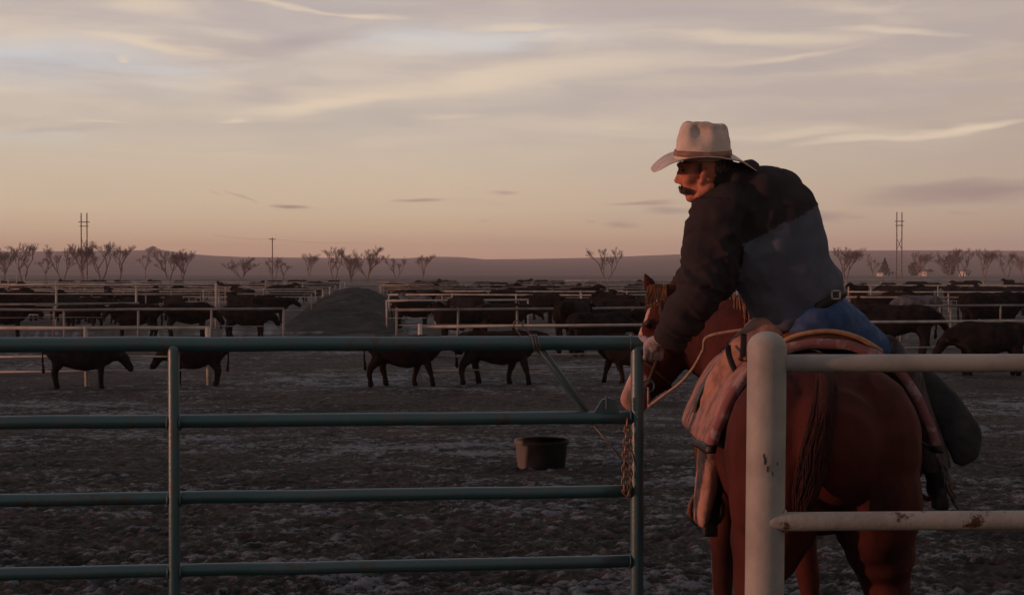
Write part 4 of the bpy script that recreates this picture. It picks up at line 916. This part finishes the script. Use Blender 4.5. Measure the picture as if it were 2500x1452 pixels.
# jacket
jg = G(); jg.tube(tors, torr, 24, side=TS, sub=4, rnd_cap=False)
jg.ell(P(1862, 470, 5.80), (.15, .13, .095)); jg.ell(P(1915, 520, 5.84), (.12, .13, .13)); jg.ell(P(1958, 590, 5.80), (.052, .10, .10))
jg.tube([P(1818, 462, 5.75), P(1780, 446, 5.735), P(1752, 436, 5.725)], [(.115, .105), (.088, .084), (.074, .074)], 20, sub=3)
arm(jg, SH, ELB, WR, [.118, .104, .090, .083, .060]); arm(jg, SHR, ELR, WRR, [.115, .10, .088, .08, .06])
jg.ell(P(1768, 515, 5.70), (.095, .10, .10))
def cloth(c, n):
    d = 0.018 * noise.noise(Vector((c.x * 6, c.y * 6, c.z * 4))) + .012 * (.4 - abs(noise.noise(Vector((c.x * 9 + c.z * 5, c.y * 7, c.z * 3))))) + .007 * noise.noise(c * 15)
    ax = TB - TA
    for a, b, s_ in ((SH, ELB, 9), (ELB, WR, 12), (TA, TB, 6)):        # folds that ring the limb
        e = b - a; t = (c - a).dot(e) / e.dot(e); q = (c - a - e * t).length
        if -.1 < t < 1.1 and q < (.15 if s_ > 6 else .3): d += (.014 if s_ > 6 else .013) * (1 - 2 * abs(noise.noise(Vector((t * s_ * .55 + noise.noise(c * 4) * 1.6, c.x * 5, s_)))) )
    return d
jm = remesh(jg, .0085, 5, 'jacket', M_jack, disp=cloth)
def seg_d(c, a, b):
    e = b - a; t = max(0, min(1, (c - a).dot(e) / e.dot(e))); return (c - a - e * t).length
def jpatch(c):
    ax = (TB - TA); t = (c - TA).dot(ax) / ax.dot(ax) + .010 * noise.noise(c * 8)
    if t > .665: return 1.0
    if min(seg_d(c, SH, ELB), seg_d(c, ELB, WR)) < .123 and (c.x < SH.x + .13): return 1.0
    if min(seg_d(c, SHR, ELR), seg_d(c, ELR, WRR)) < .118: return 1.0
    return 0.0
for v in jm.vertices:         # raised seam where the dark yoke meets the lighter body
    ax = (TB - TA); t = (v.co - TA).dot(ax) / ax.dot(ax) + .010 * noise.noise(v.co * 8)
    v.co += v.normal * (.004 * math.exp(-((t - .665) / .012) ** 2))
colour_attr(jm, jpatch); jk = link('jacket', jm, man)
g = G(); ringp = [P(1760, 439, 5.73) + Vector((0, 0, .0))]
cdir = (P(1752, 436, 5.725) - P(1800, 455, 5.74)).normalized(); ca_ = Vector((0, 1, 0)); cb_ = cdir.cross(ca_).normalized()
cc = P(1757, 437, 5.727); g.tube([cc + ca_ * math.cos(q) * .080 + cb_ * math.sin(q) * .078 for q in [2 * math.pi * k / 28 for k in range(29)]], [(.028, .011)] * 29, 10, side=cdir, cap=False); g.obj('collar', M_sleeve, jk)
# jeans
g = G(); g.ell(P(1985, 782, 5.77), (.165, .15, .12)); 
g.tube([hipR, hipR.lerp(kneeR, .5), kneeR, kneeR.lerp(ankR, .8)], [.122, .105, .078, .06], 16, sub=4, rnd_cap=True); g.tube([hipL, hipL.lerp(kneeL, .5), kneeL, kneeL.lerp(ankL, .8)], [.118, .10, .076, .058], 16, sub=4, rnd_cap=True)
jm2 = remesh(g, .010, 4, 'jeans', M_jean, disp=lambda c, n: .008 * noise.noise(c * 11) + .003 * noise.noise(c * 28)); link('jeans', jm2, man)
g = G(); g.tube([P(1992, 752, 5.64), P(2022, 738, 5.64), P(2052, 722, 5.68), P(2066, 716, 5.74)], [(.018, .005)] * 4, 8, side=(.3, 0, 1), sub=3); blt = g.obj('belt', M_strap, man)
g = G(); c = P(2040, 719, 5.645)
for dx, dz, sx, sz in ((-.016, 0, .003, .018), (.016, 0, .003, .018), (0, -.016, .018, .003), (0, .016, .018, .003)):
    g.box((c.x + dx - sx, c.y - .008, c.z + dz - sz), (c.x + dx + sx, c.y - .002, c.z + dz + sz))
g.obj('buckle', mat('buckle_silver', (.35, .33, .31), .5, metal=.5), blt, smooth=False)
# chaps
def chapdisp(c, n): return .009 * noise.noise(Vector((c.x * 14, c.y * 10, c.z * 5))) + .003 * noise.noise(c * 30)
g = G(); g.tube([P(1866, 822, 5.74), P(1826, 872, 5.72), P(1782, 930, 5.75), P(1762, 980, 5.80), P(1752, 1022, 5.86)], [(.088, .085), (.095, .09), (.090, .085), (.080, .078), (.074, .072)], 18, sub=4, rnd_cap=True)
g.tube([P(1746, 1015, 5.90), P(1738, 1090, 5.89), P(1727, 1170, 5.88), P(1716, 1240, 5.88), P(1710, 1280, 5.88)], [(.074, .07), (.058, .085), (.043, .10), (.030, .11), (.020, .10)], 18, side=(1, 0, 0), sub=4)
link('chap', remesh(g, .009, 4, 'chap', M_chap, disp=chapdisp), man)
g = G(); g.tube([P(1706, 1026, 5.86), P(1728, 1030, 5.80), P(1752, 1024, 5.795), P(1776, 1018, 5.84)], [(.017, .004)] * 4, 8, side=(0, 0, 1), sub=4); g.obj('chap_strap', M_strap, man)
g = G(); g.tube([P(2150, 868, 5.86), P(2180, 905, 5.95), P(2212, 945, 6.0), P(2242, 1010, 5.98), P(2268, 1090, 5.93), P(2285, 1150, 5.91)], [(.100, .10), (.100, .10), (.092, .095), (.080, .085), (.070, .078), (.062, .072)], 18, sub=4)
link('chap', remesh(g, .009, 4, 'chap', M_fringe, disp=chapdisp), man)
g = G(); g.tube([P(2232, 895, 6.0), P(2268, 945, 5.98), P(2308, 1000, 5.95), P(2342, 1058, 5.92), P(2350, 1098, 5.90), P(2340, 1134, 5.89)], [(.045, .05), (.062, .05), (.082, .045), (.090, .04), (.068, .035), (.022, .02)], 18, side=(1, 0, 0), sub=4)
link('chap_wing', remesh(g, .009, 4, 'chap_wing', M_chapd, disp=chapdisp), man)
g = G(); rg = random.Random(12)
for k in range(90):
    u = k / 89; a = P(2190, 912, 5.84).lerp(P(2272, 1070, 5.80), min(1, u * 1.6)) if u < .625 else P(2272, 1070, 5.80).lerp(P(2318, 1200, 5.80), (u - .625) / .375)
    a = a + Vector((rg.gauss(0, .004), rg.gauss(0, .01), 0)); ln = rg.uniform(.05, .085)
    d = Vector((.35 + rg.gauss(0, .12), rg.gauss(0, .1), -1)).normalized(); g.tube([a, a + d * ln * .5, a + d * ln + Vector((.004, 0, 0))], [(.0035, .0015)] * 3, 4)
g.obj('fringe', M_fringe, man)
for kn, an, sx in ((kneeL, ankL, -1), (kneeR, ankR, 1)):
    g = G(); q = kn.lerp(an, .55); hl = an + Vector((0, -.03, -.075)); toe = an + Vector((sx * .05, .20, -.085))
    g.tube([q, an, an + Vector((0, 0, -.05))], [.06, .052, .05], 14, sub=3, rnd_cap=True); g.tube([hl, hl.lerp(toe, .5), toe], [(.038, .034), (.046, .034), (.026, .022)], 14, side=(1, 0, 0), sub=3, rnd_cap=True); g.box((hl.x - .03, hl.y - .035, hl.z - .06), (hl.x + .03, hl.y + .03, hl.z - .01))
    link('boot', remesh(g, .008, 4, 'boot', M_boot), man)
# gloves: palm and five separate fingers closed on what they hold
def fist(c, ax, r, wrist, name='glove', flip=1):
    """c: centre of the bar held, ax: its direction (pointing to the little finger side), wrist: where the hand comes from"""
    g = G(); ax = ax.normalized(); w_ = wrist - c; w_ = (w_ - ax * w_.dot(ax)).normalized(); v = ax.cross(w_) * flip       # v: direction the fingers go over
    def arc(o, q, rad): return c + ax * o + (w_ * math.cos(R(q)) + v * math.sin(R(q))) * rad
    g.tube([wrist, wrist.lerp(arc(0, -10, r + .03), .55), arc(.0, -6, r + .024)], [(.036, .030), (.042, .026), (.044, .022)], 14, side=ax, sub=3, rnd_cap=True)
    g.ell(arc(.0, 0, r + .018), .030)
    for k, (ln, rad) in enumerate(((150, .0105), (168, .011), (160, .0105), (135, .0092))):
        o = -.033 + .0215 * k; st = 5 + 3 * abs(k - 1)
        pts = [arc(o * .8, st - 30, r + .018), arc(o, st, r + .016), arc(o, st + ln * .35, r + .0125), arc(o * 1.02, st + ln * .7, r + .011), arc(o * 1.02, st + ln, r + .010)]
        g.tube(pts, [rad * 1.1, rad * 1.15, rad, rad * .95, rad * .8], 10, sub=4, rnd_cap=True)
    g.tube([arc(-.030, -25, r + .024), arc(-.052, -55, r + .020), arc(-.050, -95, r + .014), arc(-.044, -130, r + .012)], [.015, .0135, .012, .0095], 10, sub=4, rnd_cap=True)
    link(name, remesh(g, .0042, 2, name, M_glove, disp=lambda q, n: .0012 * noise.noise(q * 70)), man)
    return g
fist(gp(1592, 1.517), gp(1620, 1.517) - gp(1580, 1.517), .028, WR + Vector((-.012, -.01, -.012)), flip=1)
fist(P(1860, 812, 6.19), Vector((.3, 1, 0)), .012, WRR, flip=1)
